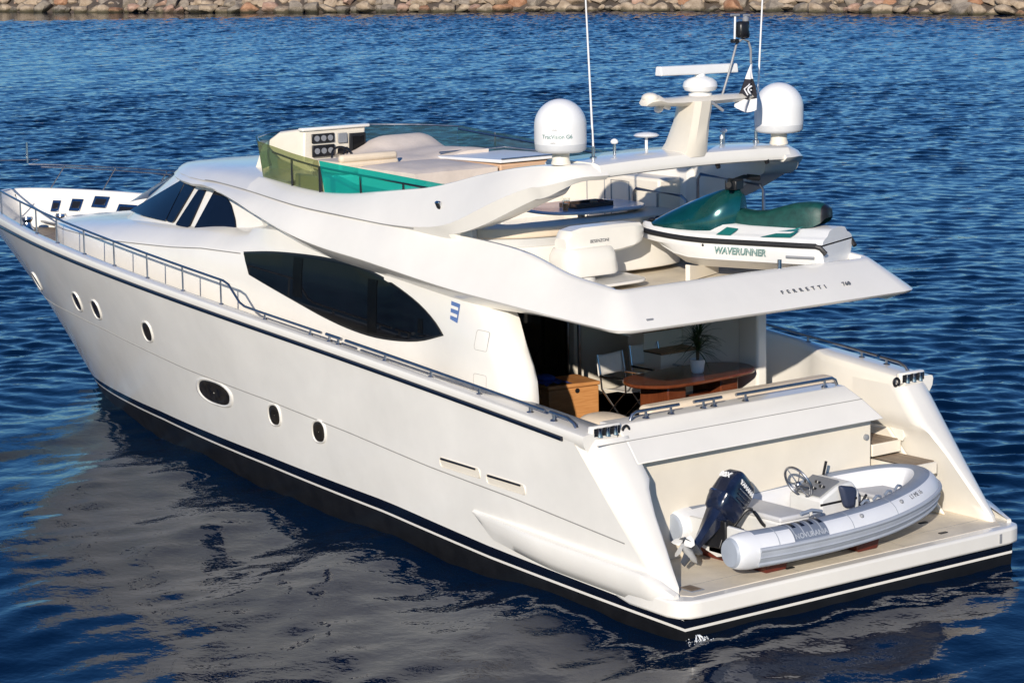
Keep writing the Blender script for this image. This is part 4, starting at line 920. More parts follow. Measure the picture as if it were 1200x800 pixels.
g = G(); g.tube([(7.76, -.4, 4.90), (7.76, -1.6, 4.90), (9.3, -1.62, 4.90), (9.3, -.4, 4.90)], .014, 8); put('lid_rail', g, RAILS, wb)
# settee round the fly deck table
st = [(7.4, 1.85), (5.7, 1.85), (5.15, 1.55), (4.92, 1.0), (4.88, 0), (4.90, -.9), (5.1, -1.35), (5.6, -1.45), (5.6, -1.0), (5.4, -.9), (5.35, 0), (5.38, .9), (5.6, 1.35), (7.4, 1.4)]
def offs(pts, d):
    out = []; N = len(pts)
    for i in range(N):
        t = Vector(pts[(i+1) % N])-Vector(pts[i-1]); t.normalize(); out.append((pts[i][0]+t.y*-d, pts[i][1]+t.x*d))
    return out
g = G(); sb_ = offs(st, -.10); sb_ = closed2(sb_, 4); g.hexa([(x, y, 3.6) for x, y in sb_], [(x, y, 4.06) for x, y in sb_]); base = put('settee', g, GEL, YA, smooth=40, bevel=.02)
s2 = closed2(st, 4); g = G(); g.hexa([(x, y, 4.05) for x, y in s2], [(x, y, 4.17) for x, y in s2]); put('settee_recess_shade', g, SHADEG, base, smooth=40)  # band below the cushion, coloured grey as its shadow groove
s3 = closed2(offs(st, -.05), 4); g = G(); g.hexa([(x, y, 4.17) for x, y in s3], [(x, y, 4.31) for x, y in s3]); put('settee_cushion', g, CUSH, base, smooth=40, bevel=.04, seg=3)
g = G(); g.box((6.1, 0.0, 3.85), (1.3, 2.4, .45)); put('settee_seat', g, CUSH, base, bevel=.05)
# wet bar on the starboard side
g = G(); g.box((6.6, -1.72, 4.15), (2.2, .56, 1.1)); wet = put('wet_bar', g, CREAM, YA, bevel=.04)
for x in (6.9, 6.35):
    g = G(); z0, z1 = 3.8, 4.62; P = [(x-.2, -1.436, z0), (x+.2, -1.436, z0), (x+.2, -1.436, z1), (x-.2, -1.436, z1), (x-.2, -1.436, z0)]; g.tube(P, .008, 5); put('door_seam', g, GREYP, wet)
# black grab rails on the starboard side of the boat deck
for P in ([(6.03, -1.42, 3.62), (6.03, -1.42, 4.48), (5.97, -1.42, 4.54), (5.0, -1.42, 4.51), (4.9, -1.42, 4.45), (4.9, -1.42, 3.62)], [(5.0, -1.72, 3.62), (5.0, -1.72, 4.72), (4.94, -1.72, 4.79), (3.72, -1.72, 4.73), (3.66, -1.72, 4.66), (3.66, -1.72, 4.2)]):
    g = G(); g.tube(P, .022, 8); gr = put('deck_grab_rail', g, RAILS, YA)
    xm = (P[1][0]+P[3][0])/2; g = G(); g.tube([(xm, P[0][1], 4.5), (xm, P[0][1], 3.62)], .018, 8); put('stanchion', g, RAILS, gr)
# tender crane stowed across the deck
g = G(); ft_ = round_poly([(3.75, 1.35), (4.75, 1.25), (4.7, -.05), (3.85, .1)], .25); g.hexa([(x, y, 3.60) for x, y in ft_], [(x, y, 3.64) for x, y in ft_]); g.lathe([(.30, 3.62), (.28, 3.70), (0, 3.70)], (4.42, .95, 0), None, 28); cr = put('tender_crane', g, GEL, YA, bevel=.012)
g = G(); rows = []
for z, s in ((3.71, 1.0), (3.74, 1.05), (3.98, .98), (4.06, .88), (4.08, .75)): rows.append([(4.42+(x-4.42)*s, .86+(y-.86)*s, z) for x, y in round_poly([(4.14, 1.22), (4.7, 1.22), (4.7, .36), (4.14, .36)], .2)])
g.grid(rows, False, True); g.raw(rows[-1], [tuple(range(len(rows[-1])))]); put('slewing_head', g, GEL, cr, smooth=50)
g = G(); rows = []
for y, zl, zt, w in ((1.16, 4.06, 4.20, .12), (1.08, 4.0, 4.30, .16), (.9, 3.97, 4.335, .17), (.3, 3.98, 4.335, .17), (.05, 4.01, 4.33, .165), (-.10, 4.06, 4.32, .15), (-.16, 4.12, 4.28, .11)): rows.append([(4.42-w, y, zl+.03), (4.42-w, y, zt-.04), (4.42-w*.75, y, zt), (4.42+w*.75, y, zt), (4.42+w, y, zt-.04), (4.42+w, y, zl+.03), (4.42+w*.8, y, zl), (4.42-w*.8, y, zl)])
g.grid(rows, False, True); g.raw(rows[0], [tuple(range(8))]); g.raw(rows[-1], [tuple(range(8))]); put('boom', g, GEL, cr, smooth=35)
lettering('BESENZONI', .06, (4.246, .80, 4.13), (0, -1, 0), (0, 0, 1), INK, cr, extr=.002)

# ---- cockpit: sole, saloon doors, stairs, bench
g = G(); g.grid([[(x, y, 1.45) for y in (-2.5, -1, 0, 1, 2.5)] for x in (1.9, 4, 5.5, 7.05)]); put('cockpit_sole', g, TEAK, YA, fix=False)
SALG = glass_mat('dark saloon door glass', (.30, .27, .23), .95)
# saloon interior (dark room behind the doors)
g = G()
for P in ([(7.0, 2.0, 1.46), (7.0, -1.0, 1.46), (10.5, -1.0, 1.46), (10.5, 2.0, 1.46)], [(10.5, 2.0, 1.46), (10.5, -1.0, 1.46), (10.5, -1.0, 3.40), (10.5, 2.0, 3.40)], [(7, 2.0, 1.46), (10.5, 2.0, 1.46), (10.5, 2.0, 3.4), (7, 2.0, 3.4)], [(7, -1.0, 1.46), (10.5, -1.0, 1.46), (10.5, -1.0, 3.4), (7, -1.0, 3.4)], [(7, 2, 3.38), (10.5, 2, 3.38), (10.5, -1, 3.38), (7, -1, 3.38)]):
    g.raw(P, [(0, 1, 2, 3)])
sal = put('saloon', g, DWOOD, house, fix=False)
for y0, y1 in ((1.98, .55), (.5, -.95)):
    g = G(); g.box((6.98, (y0+y1)/2, 2.46), (.015, y0-y1, 1.86)); dr = put('saloon_door', g, SALG, YA)
    for y in (y0-.02, y1+.02): g = G(); g.tube([(6.95, y, 1.5), (6.95, y, 3.38)], .022, 8); put('door_frame', g, STEEL, dr)
g = G(); g.tube([(6.55, -.82, 1.46), (6.55, -.82, 3.4)], .028, 8); po = put('grab_post', g, STEEL, YA)
g = G(); g.tube([(6.55, -.82, 2.75), (6.2, -1.5, 2.85)], .015, 8); put('grab_bar', g, STEEL, po)
g = G(); g.box((6.88, .5, 1.50), (.2, 3.0, .10)); put('door_sill', g, GEL, house, bevel=.01)
g = G(); g.box((6.95, -1.5, 2.45), (.1, 1.0, 2.0)); put('bulkhead_panel', g, CREAM, house)
stw = []
for k in range(6):
    x0, z = 4.55+.36*k, 1.72+.27*k
    g = G(); g.box((x0+.2, -1.62, z-.13), (.36, .70, .26)); stp = put('stair_riser', g, CREAM, YA)
    g = G(); g.box((x0+.19, -1.62, z+.015), (.40, .72, .03)); put('tread', g, TEAK, stp, bevel=.008)
g = G(); g.box((2.30, -.05, 2.10), (.26, 3.2, .50)); bn = put('aft_bench', g, CUSH, YA, bevel=.07, seg=4)
g = G(); g.box((2.65, .05, 1.82), (.75, 3.3, .16)); put('bench_seat', g, CUSH, bn, bevel=.05, seg=3)
g = G(); g.ell((2.75, 1.78, 2.0), (.42, .30, .22), 18, 12, e=.75); put('bench_arm', g, CUSH, bn)
g = G(); g.box((2.3, .05, 1.65), (.35, 3.4, .40)); put('bench_base', g, GEL, bn)
# water pouring from the stern outlet
g = G(); rn2 = random.Random(5)
for k in range(5):
    P = []; o1, o2 = rn2.gauss(0, .008), rn2.gauss(0, .008)
    for i in range(9): t = i/8; P.append((-.02-.10*t+o1*(1+3*t)+rn2.gauss(0, .004), 2.70+o2*(1+3*t)+rn2.gauss(0, .004), .15-.115*t*t))
    g.tube(P, [.006+.003*rn2.random() for _ in P], 6)
for k in range(110):
    a = rn2.random()*6.28; d = abs(rn2.gauss(0, .13)); r = .002+.005*rn2.random(); g.ell((-.14+d*math.cos(a), 2.70+d*math.sin(a), WZ+.02+.09*rn2.random()*max(0, 1-d*4)), (r*1.5, r*1.5, r), 6, 4)
sp2 = structure(put('water_splash', g, mat('white water foam', (.75, .78, .8), .3)), 'stuff'); tag(sp2, 'small white splash of water falling from the port corner of the stern platform', 'water splash')

# ------------------------------------------------------------------ JET SKI (local: bow +x, keel at z 0)
JS = root('jet_ski', 'teal and white jet ski with green seat parked on the upper aft deck', 'jet ski', (3.51, -1.15, 3.65), (0, 0, rad(22)))
JS.scale = (.95, .95, 1.04)
TEALP = mat('teal metallic paint', (0.003, 0.070, 0.072), 0.16, metal=0.35, coat=0.8, var=0.15, vscale=4)
TEALV = mat('teal seat vinyl', (0.004, 0.058, 0.050), 0.5, var=0.2, vscale=12, bump=0.003, bscale=60)
def jw(x): return .55*(1-max(0, (x-.1)/1.42)**2.6)**.62 if x > .1 else ip(x, [-1.5, -1.3, .1], [.50, .535, .55])
def jz(x): return .43+.05*smoothstep(.2, 1.5, x)
rows = []
xs_ = [-1.48, -1.4, -1.2, -.9, -.6, -.3, 0, .3, .6, .85, 1.05, 1.2, 1.32, 1.42, 1.49, 1.515]
for x in xs_:
    w = max(.01, jw(x)); zg = jz(x); zk_ = .03+.40*smoothstep(.55, 1.52, x)**1.5; wc = w*ip(x, [-1.5, .4, 1.5], [.86, .84, .6]); zch = zk_+(zg-zk_)*.42
    half = [(0, zk_), (wc*.5, zk_+(zch-zk_)*.5), (wc*.97, zch-.01), (wc, zch+.02), (w*.97, zg-.10), (w, zg-.04), (w, zg+.0)]
    rows.append([(x, -y, z) for y, z in half[::-1]]+[(x, y, z) for y, z in half[1:]])
g = G(); g.grid(rows); g.raw(rows[0], [tuple(range(len(rows[0])))]); jh = put('hull', g, WHITEP, JS, smooth=35, world=False)
# bumper band
P = [Vector((x, jw(x)+.012, jz(x)+.005)) for x in xs_[1:-1]]; full = P+[Vector((1.53, 0, jz(1.5)+.0))]+[Vector((p.x, -p.y, p.z)) for p in P[::-1]]
g = G(); g.tube(full, .035, 8, flat=1.0)
for sy in (1, -1): g.tube([(-1.38, sy*(jw(-1.4)+.012), .435), (-1.46, sy*(jw(-1.4)+.005), .415), (-1.53, sy*.49, .34)], .032, 8)
put('bumper', g, RUBBER, JS, world=False)
# white deck with footwells
rows = []
for x in xs_[:-1]:
    w = max(.02, jw(x)-.005); zg = jz(x); r = smoothstep(-1.5, -1.1, x); side = .10+.02*r; zi = .60+.03*smoothstep(-.2, .5, x) if x < .9 else .60-.12*smoothstep(.9, 1.5, x)
    half = [(w, zg+.02), (w*.94, zg+.06), (w*.80, zg+.09), (w*.66, zg+.11), (w*.52, zi), (w*.3, zi+.02), (0, zi+.03)]
    rows.append([(x, y, z) for y, z in half]+[(x, -y, z) for y, z in half[:-1][::-1]])
g = G(); g.grid(rows); g.raw(rows[0], [tuple(range(len(rows[0])))]); put('deck', g, WHITEP, JS, smooth=45, world=False)
# hood: long teal nose cowl rising to the handlebar
rows = []
for x, w, zb, zt in ((1.40, .05, .545, .56), (1.34, .17, .54, .60), (1.2, .29, .53, .66), (1.0, .36, .52, .755), (.75, .40, .52, .86), (.5, .40, .52, .955), (.3, .37, .53, 1.02), (.15, .30, .55, 1.06), (.02, .20, .58, 1.05), (-.06, .12, .62, .98)):
    half = [(w, zb), (w*1.02, zb+(zt-zb)*.25), (w*.93, zb+(zt-zb)*.55), (w*.60, zb+(zt-zb)*.86), (w*.25, zt-.005), (0, zt)]
    rows.append([(x, y, z) for y, z in half]+[(x, -y, z) for y, z in half[:-1][::-1]])
g = G(); g.grid(rows); g.raw(rows[0], [tuple(range(11))]); g.raw(rows[-1], [tuple(range(11))]); hood = put('hood', g, TEALP, JS, smooth=45, world=False)
for sy in (1, -1):
    g = G(); g.poly([(1.25, sy*.235, .668), (.95, sy*.27, .785), (.6, sy*.30, .87), (.55, sy*.345, .80), (.9, sy*.35, .70)]); 
    for i, p in enumerate(g.v): g.v[i] = (p[0], p[1]*1.02, p[2]+.01)
g = G(); g.ell((1.33, .10, .61), (.06, .05, .03), 10, 6); g.ell((1.33, -.10, .61), (.06, .05, .03), 10, 6); put('nose_vents', g, BLACK, hood, world=False)
# handlebar
g = G(); g.tube([(-.06, .46, 1.15), (.05, .24, 1.18), (.10, 0, 1.15), (.05, -.24, 1.18), (-.06, -.46, 1.15)], .03, 8); g.box((.08, 0, 1.10), (.18, .24, .12)); hb_ = put('handlebar', g, BLACK, JS, world=False, bevel=.015)
for sy in (1, -1):
    g = G(); g.tube([(-.07, sy*.48, 1.145), (.02, sy*.30, 1.173)], .040, 10); put('grip', g, RUBBER, hb_, world=False)
# saddle
rows = []
for x, w, zb, zt in ((.02, .13, .60, .80), (-.08, .16, .59, .80), (-.25, .18, .58, .78), (-.45, .185, .57, .795), (-.65, .19, .57, .85), (-.85, .195, .58, .90), (-1.05, .195, .60, .925), (-1.2, .18, .63, .925), (-1.30, .15, .68, .90), (-1.36, .10, .74, .86)):
    half = [(w*1.15, zb), (w*1.1, zb+(zt-zb)*.4), (w*.98, zb+(zt-zb)*.8), (w*.75, zt-.015), (w*.3, zt), (0, zt+.002)]
    rows.append([(x, y, z) for y, z in half]+[(x, -y, z) for y, z in half[:-1][::-1]])
g = G(); g.grid(rows, rowmi=[0]*8+[1]*1); g.raw(rows[0], [tuple(range(11))]); g.raw(rows[-1], [tuple(range(11))], 1); put('saddle', g, [TEALV, BLACK], JS, smooth=50, world=False)
# decals
for sy in (1, -1):
    g = G()
    for pts in ([(.12, .50), (-.10, .50), (-.16, .575), (.02, .585)], [(-.55, .50), (-1.0, .515), (-1.08, .60), (-.95, .55), (-.75, .545)], [(-.75, .57), (-1.02, .585), (-1.12, .64), (-.98, .60)]):
        g.poly([(x, sy*(ip(z, [.48, .53, .55, .66], [.52, .47, .38, .31])), z+.012) for x, z in pts])
    put('teal_decal', g, TEALINK, jh, world=False)
    P = lambda x, y, z, sy=sy: None
    lettering('WAVERUNNER', .125, (.10, .0, 0), (-1, 0, 0), (0, 0, 1), TEALINK, jh, warp=(lambda x, y, z, sy=sy: Vector(((.14-x) if sy > 0 else (-.72+x), sy*(ip(.275+y, [.2, .33, .40], [.475, .535, .552])+.006+z), .275+y))), shear=.35, bold=.004, extr=.001, world=False, sx=.92)
    lettering('WAVERUNNER', .125, (.10, .0, 0), (-1, 0, 0), (0, 0, 1), WHITEP, jh, warp=(lambda x, y, z, sy=sy: Vector(((.14-x) if sy > 0 else (-.72+x), sy*(ip(.275+y, [.2, .33, .40], [.475, .535, .552])+.009+z), .275+y))), shear=.35, bold=-.004, extr=.001, world=False, sx=.92)
    g = G(); g.tube([(-.95, sy*.515, .285), (-1.36, sy*.50, .285)], .018, 6); put('side_sponson', g, GREYP, jh, world=False)
    g = G(); g.ell((.30, sy*.548, .375), (.018, .01, .018), 8, 6); put('drain', g, BLACK, jh, world=False)
for i, x in enumerate((.55, -.75)):
    g = G(); g.prism([(x, -.45, -.115), (x, .45, -.115), (x, .45, .10), (x, .12, .045), (x, -.12, .045), (x, -.45, .10)], (.07, 0, 0))
    o = put('cradle_chock', g, CREAM); o.location = JS.location; o.rotation_euler = JS.rotation_euler; o.scale = (.95, .95, 1)
    tag(o, 'cream cradle chock under the %s of the jet ski' % ('bow' if i == 0 else 'stern'), 'chock')

# ------------------------------------------------------------------ INFLATABLE TENDER (world coordinates; bow to starboard)
TD = root('inflatable_tender', 'white and grey inflatable dinghy with outboard motor lying across the stern platform', 'dinghy', (.95, -.2, .556))
TUBEW = mat('white tube fabric', (0.74, 0.75, 0.77), 0.45, var=0.03, vscale=2, bump=0.002, bscale=20)
TUBEG = mat('grey tube fabric', (0.23, 0.27, 0.34), 0.5, var=0.08)
RUBG = mat('grey rubbing strake', (0.40, 0.43, 0.48), 0.5, var=0.05)
CONE = mat('grey tube cone', (0.36, 0.40, 0.46), 0.5, var=0.05)
GRP = mat('grey white fibreglass', (0.68, 0.68, 0.66), 0.35, var=0.04)
# centre line of the tube: stern aft-side -> round the bow -> stern forward-side.  side 1 is the aft (camera) tube
cl_ = spline([(.20, 1.70, .95), (.15, 1.2, .95), (.14, .4, .955), (.20, -.4, .98), (.36, -1.1, 1.03), (.60, -1.60, 1.08), (.92, -1.82, 1.10), (1.26, -1.64, 1.09), (1.53, -1.1, 1.04), (1.67, -.4, .99), (1.71, .4, .965), (1.69, 1.0, .95), (1.65, 1.42, .95)], 8)
TR = .225
def tube_frame(i):
    t = (cl_[min(i+1, len(cl_)-1)]-cl_[max(i-1, 0)]).normalized(); o_ = Vector((t.y, -t.x, 0)).normalized()*-1
    c = Vector((.95, -.1, 1.0)); d = cl_[i]-c; d.z = 0
    if o_.dot(d) < 0: o_ = -o_
    return t, o_, o_.cross(t) if o_.cross(t).z > 0 else t.cross(o_)
rad_at = lambda i: TR*(1-.12*smoothstep(.35, .5, 1-abs(i/(len(cl_)-1)-.5)*2+0)*0-.0)
rows = []; NS = 28; nC = len(cl_)
for i in range(nC):
    t, o_, up = tube_frame(i); rows.append([cl_[i]+(o_*math.cos(2*math.pi*k/NS)+up*math.sin(2*math.pi*k/NS))*rad_at(i) for k in range(NS)])
g = G()
for i in range(nC-1):
    for k in range(NS):
        a = 360*(k+.5)/NS; m = 0
        if 62 < a < 112: m = 1                          # grey band along the inner top
        q = [rows[i][k], rows[i+1][k], rows[i+1][(k+1) % NS], rows[i][(k+1) % NS]]; g.raw(q, [(0, 1, 2, 3)], m)
tub = put('tubes', g, [TUBEW, TUBEG], TD, smooth=60)
for e in (0, nC-1):                                      # tube cones at the stern
    t, o_, up = tube_frame(e); d = -t if e == 0 else t; rr_ = []
    for s, r in ((0, 1.0), (.08, .99), (.18, .93), (.25, .83), (.255, .80), (.29, .72), (.30, .0)): rr_.append([cl_[e]+d*s+(o_*math.cos(2*math.pi*k/NS)+up*math.sin(2*math.pi*k/NS))*max(.0005, TR*r) for k in range(NS)])
    g = G(); g.grid(rr_, False, True, rowmi=[0, 0, 0, 0, 1, 1]); put('tube_cone', g, [TUBEW, CONE], tub, smooth=50)
g = G()                                                  # double rubbing strake on the outside
for ang, r in ((10, .030), (-38, .026), (-14, .014)):
    g.tube([cl_[i]+(tube_frame(i)[1]*math.cos(rad(ang))+tube_frame(i)[2]*math.sin(rad(ang)))*(TR+.004) for i in range(0, nC)], r, 8, flat=1.0)
put('rubbing_strake', g, RUBG, tub)
g = G(); Q = []                                            # lower grey skirt
for i in range(nC):
    t, o_, up = tube_frame(i); Q.append([cl_[i]+(o_*math.cos(rad(a))+up*math.sin(rad(a)))*(TR+.006) for a in (14, 2, -12, -26, -44)])
g.grid(Q); put('strake_skirt', g, RUBG, tub, smooth=60)
# dark patch with slots and lettering on the aft tube
iA = [i for i in range(nC) if cl_[i].x < .5 and .42 < cl_[i].y < 1.06]
def tube_pt(y, ang, off):
    best = min(range(nC//2), key=lambda i: abs(cl_[i].y-y)); j = best if cl_[best].y >= y else best-1; j = max(0, j); s = (cl_[j].y-y)/(cl_[j].y-cl_[j+1].y); c = cl_[j].lerp(cl_[j+1], s)
    t, o_, up = tube_frame(j); return c+(o_*math.cos(rad(ang))+up*math.sin(rad(ang)))*(TR+off)
def patch(y0, y1, a0, a1, off, m, name, parent, n=10):
    g = G(); g.grid([[tube_pt(y0+(y1-y0)*i/n, a0+(a1-a0)*k/n, off) for k in range(n+1)] for i in range(n+1)]); return put(name, g, m, parent, smooth=60)
pt_ = patch(1.20, .66, 14, 140, .004, mat('slate patch fabric', (.17, .20, .26), .55), 'fabric_patch', tub)
for y in (1.16, 1.02, .88, .74): patch(y-.01, y-.065, 62, 108, .007, NAVY, 'patch_slot', tub)
for y in (1.18, 1.04, .90, .76): patch(y+.004, y-.012, 40, 125, .0075, RUBG, 'patch_rib', tub)
for y in (1.42, .25, -.55): patch(y, y-.014, -10, 150, .003, RUBG, 'tube_seam', tub)
for y in (.05, -.72):
    g = G(); c_v = tube_pt(y, 48, 0); g.ell(c_v, (.03, .03, .03), 12, 8); put('air_valve', g, GREYP, tub)
lettering('NOVURANIA', .10, (0, 0, 0), (1, 0, 0), (0, 1, 0), RUBG, tub, warp=lambda x, y, z: tube_pt(1.18-x, 24+y/TR*57.3*.9, .008+z), sx=.86, bold=.002)
lettering('LT ME 16', .085, (0, 0, 0), (1, 0, 0), (0, 1, 0), INK, tub, warp=lambda x, y, z: tube_pt(-.92-x, 40+y/TR*57.3, .004+z), sx=.8)
for y in (-.25, -.5, -.75, -1.0):
    g = G(); a, b = tube_pt(y, 118, .012), tube_pt(y-.16, 118, .012); m_ = (a+b)/2+Vector((0, 0, .03)); g.tube(spline([a, m_, b], 5), .018, 6); put('grab_handle', g, TUBEG, tub)
# rigid hull and floor
rows = []
for y, hw, zk_, xc in ((1.56, .60, .70, .93), (1.2, .66, .66, .93), (.2, .68, .66, .925), (-.6, .62, .68, .93), (-1.1, .45, .75, .945), (-1.5, .22, .88, .95), (-1.74, .04, 1.0, .95)):
    rows.append([(xc-hw, y, .92+.1*(y < -1)), (xc-hw*.8, y, zk_+.12), (xc, y, zk_), (xc+hw*.8, y, zk_+.12), (xc+hw, y, .92+.1*(y < -1))])
g = G(); g.grid(rows); g.raw(rows[0], [tuple(range(5))]); put('rigid_hull', g, GRP, TD, smooth=40)
rows = []
for y, hw in ((1.52, .60), (1.0, .62), (0, .62), (-.7, .56), (-1.15, .42), (-1.6, .18)): rows.append([(.93-hw, y, .90), (.93-hw*.9, y, .86), (.93+hw*.9, y, .86), (.93+hw, y, .90)])
g = G(); g.grid(rows); put('floor', g, GRP, TD, fix=False)
g = G(); g.box((.93, 1.86, .93), (1.14, .06, .34)); put('transom_board', g, GRP, TD, bevel=.015)
# inner liner at the bow and seats
g = G(); g.prism([(.62, -1.05, .88), (1.24, -1.05, .88), (1.10, -1.52, .92), (.78, -1.52, .92)], (0, 0, .16)); bs = put('bow_seat', g, GRP, TD, bevel=.03)
g = G(); g.prism([(.62, -1.04, 1.045), (1.24, -1.04, 1.045), (1.08, -1.50, 1.06), (.80, -1.50, 1.06)], (0, 0, .055)); put('seat_cushion', g, mat('grey seat vinyl', (.50, .51, .53), .5), bs, bevel=.02)
g = G(); g.box((.95, .98, .99), (1.0, .50, .24)); ss = put('stern_seat', g, GRP, TD, bevel=.03)
g = G(); g.box((.95, .98, 1.135), (1.0, .50, .07)); put('seat_cushion', g, mat('pale seat vinyl', (.58, .58, .58), .5), ss, bevel=.025)
g = G(); g.tube([(.52, .62, 1.12), (.42, .58, 1.16), (.42, .74, 1.20), (.42, .92, 1.18)], .022, 8); put('seat_strap', g, TUBEG, ss)
g = G(); g.tube([(1.35, -.60, 1.10), (1.30, -.66, 1.50)], .018, 8); put('lashing_post', g, BLACK, TD)
# steering console
g = G(); cp = [(.30, .86), (.30, 1.20), (.02, 1.33), (-.24, 1.36), (-.36, 1.22), (-.36, .86)]
g.prism([(1.28, y, z) for y, z in cp], (-.58, 0, 0)); cs = put('steering_console', g, GRP, TD, bevel=.03)
g = G(); g.prism([(1.22, .27, 1.228), (1.22, -.06, 1.378), (.76, -.06, 1.378), (.76, .27, 1.228)], (0, .008, .014)); put('dashboard', g, mat('grey dash', (.18, .19, .21), .5), cs)
g = G(); g.box((.70, -.0, 1.14), (.012, .62, .028)); g.box((.70, .10, .98), (.012, .34, .035)); g.box((.70, .26, .92), (.012, .035, .14)); g.box((.70, -.06, .94), (.012, .05, .11)); g.box((.70, -.08, 1.20), (.012, .05, .05)); put('console_trim', g, BLACK, cs)
Mw = Matrix.Rotation(rad(66), 3, 'X')
g = G(); g.torus((1.05, .36, 1.38), .215, .017, Mw, 30, 8)
for a in (60, 120, 180, 240, 300, 360): g.tube([(1.05, .36, 1.345), tuple(Vector((1.05, .36, 1.36))+Mw @ Vector((.21*math.cos(rad(a)), .21*math.sin(rad(a)), 0)))], .007, 5)
g.tube([(1.05, .36, 1.35), (1.05, .18, 1.26)], .03, 8); g.ell((1.05, .36, 1.35), (.045, .045, .045), 10, 6); put('steering_wheel', g, RAILS, cs)
for x, y, z in ((1.15, .12, 1.32), (1.0, .08, 1.335), (.86, .14, 1.31), (.95, .2, 1.285)): g = G(); g.lathe([(0, 0), (.04, 0), (.04, .03), (0, .03)], (x, y, z), Matrix.Rotation(rad(24), 3, 'X'), 12); put('gauge', g, BLACK, cs)
g = G(); g.hexa([(.60, -.04, 1.06), (.60, -.20, 1.04), (.70, -.20, 1.04), (.70, -.04, 1.06)], [(.62, .04, 1.36), (.60, -.24, 1.30), (.72, -.24, 1.30), (.72, .04, 1.36)]); put('throttle_cover', g, mat('navy vinyl cover', (.025, .035, .07), .6), cs, bevel=.05, seg=3)
g = G(); g.box((.60, -.30, 1.02), (.05, .07, .20)); g.tube([(.60, -.30, 1.1), (.58, -.36, 1.2)], .02, 6); put('throttle_lever', g, BLACK, cs, bevel=.01)
# outboard motor, tilted up
OBN = mat('navy motor paint', (0.010, 0.016, 0.040), 0.25, coat=0.5, var=0.25, vscale=5)
ob_c = Vector((.97, 1.92, 1.17)); tilt = rad(-40)
MO = Matrix.Rotation(rad(6), 3, 'Z') @ Matrix.Rotation(rad(46), 3, 'X')
def om(p): return tuple(ob_c+MO @ Vector(p))      # local: z up the motor, +y aft (away from the dinghy)
rows = []
for z, hx, y0, y1 in ((.02, .11, -.10, .12), (.06, .15, -.20, .19), (.16, .165, -.24, .22), (.22, .17, -.245, .23), (.235, .178, -.255, .238), (.262, .178, -.255, .238), (.275, .165, -.245, .23), (.42, .160, -.245, .225), (.54, .150, -.23, .205), (.60, .125, -.20, .17), (.63, .08, -.14, .11), (.636, .02, -.05, .03)):
    rows.append([om((a, b, z)) for a, b in closed2([(-hx, y0*.55), (-hx*.72, y0*.96), (0, y0), (hx*.72, y0*.96), (hx, y0*.55), (hx, y1*.55), (hx*.75, y1*.95), (0, y1), (-hx*.75, y1*.95), (-hx, y1*.55)], 3)])
g = G(); g.grid(rows, False, True); g.raw(rows[0], [tuple(range(len(rows[0])))]); g.raw(rows[-1], [tuple(range(len(rows[-1])))]); ob = put('outboard_motor', g, OBN, TD, smooth=50)
rows = []
for z, hx, y0, y1 in ((.06, .12, -.10, .17), (-.08, .10, -.06, .15), (-.28, .07, -.03, .13), (-.45, .045, 0, .13), (-.52, .04, .0, .14)): rows.append([om((a, b, z)) for a, b in [(-hx, y0+.02), (0, y0), (hx, y0+.02), (hx, y1-.04), (0, y1), (-hx, y1-.04)]])
g = G(); g.grid(rows, False, True); put('leg', g, OBN, ob, smooth=50)
rows = []
for z, hx, y0, y1 in ((-.50, .10, -.04, .30), (-.525, .105, -.05, .31), (-.54, .03, 0, .2), (-.66, .022, .02, .17), (-.76, .012, .04, .14)): rows.append([om((a, b, z)) for a, b in [(-hx, y0+.05), (0, y0), (hx, y0+.05), (hx, y1-.05), (0, y1), (-hx, y1-.05)]])
g = G(); g.grid(rows, False, True); g.raw(rows[0], [tuple(range(6))]); g.raw(rows[-1], [tuple(range(6))]); put('lower_unit', g, mat('grey motor casting', (.07, .08, .10), .4), ob, smooth=40)
g = G(); g.ell(om((0, .10, -.60)), (.055, .055, .055), 12, 8); g.tube([om((0, -.10, -.60)), om((0, -.02, -.60)), om((0, .10, -.60)), om((0, .26, -.60))], [.01, .04, .055, .035], 12); put('gear_housing', g, mat('pale motor casting', (.45, .46, .47), .35), ob)
g = G()
for a in (20, 140, 260):
    ca, sa = math.cos(rad(a)), math.sin(rad(a)); g.poly([om((ca*r+sa*w_, .27+tw, -.60+sa*r-ca*w_)) for r, w_, tw in ((.03, -.03, .0), (.10, -.075, -.03), (.15, -.06, -.03), (.165, .0, 0), (.14, .06, .03), (.09, .06, .03), (.03, .03, .0))])
put('propeller', g, mat('white propeller', (.72, .72, .70), .35), ob)
g = G(); g.box(om((0, -.16, -.10)), (.26, .12, .40), MO @ Matrix.Rotation(rad(-20), 3, 'X')); g.tube([om((-.13, -.2, .02)), (.72, 1.72, 1.02)], .03, 8); g.tube([om((.1, -.22, .0)), (1.1, 1.6, 1.06)], .025, 8); g.box((.93, 1.93, .95), (.30, .06, .42)); put('clamp_bracket', g, BLACK, ob, bevel=.012)
g = G(); g.tube(spline([om((-.08, -.24, .06)), (.80, 1.55, 1.25), (.72, 1.4, 1.05), (.80, 1.2, .95)], 6), .022, 8); put('control_cable', g, BLACK, ob)
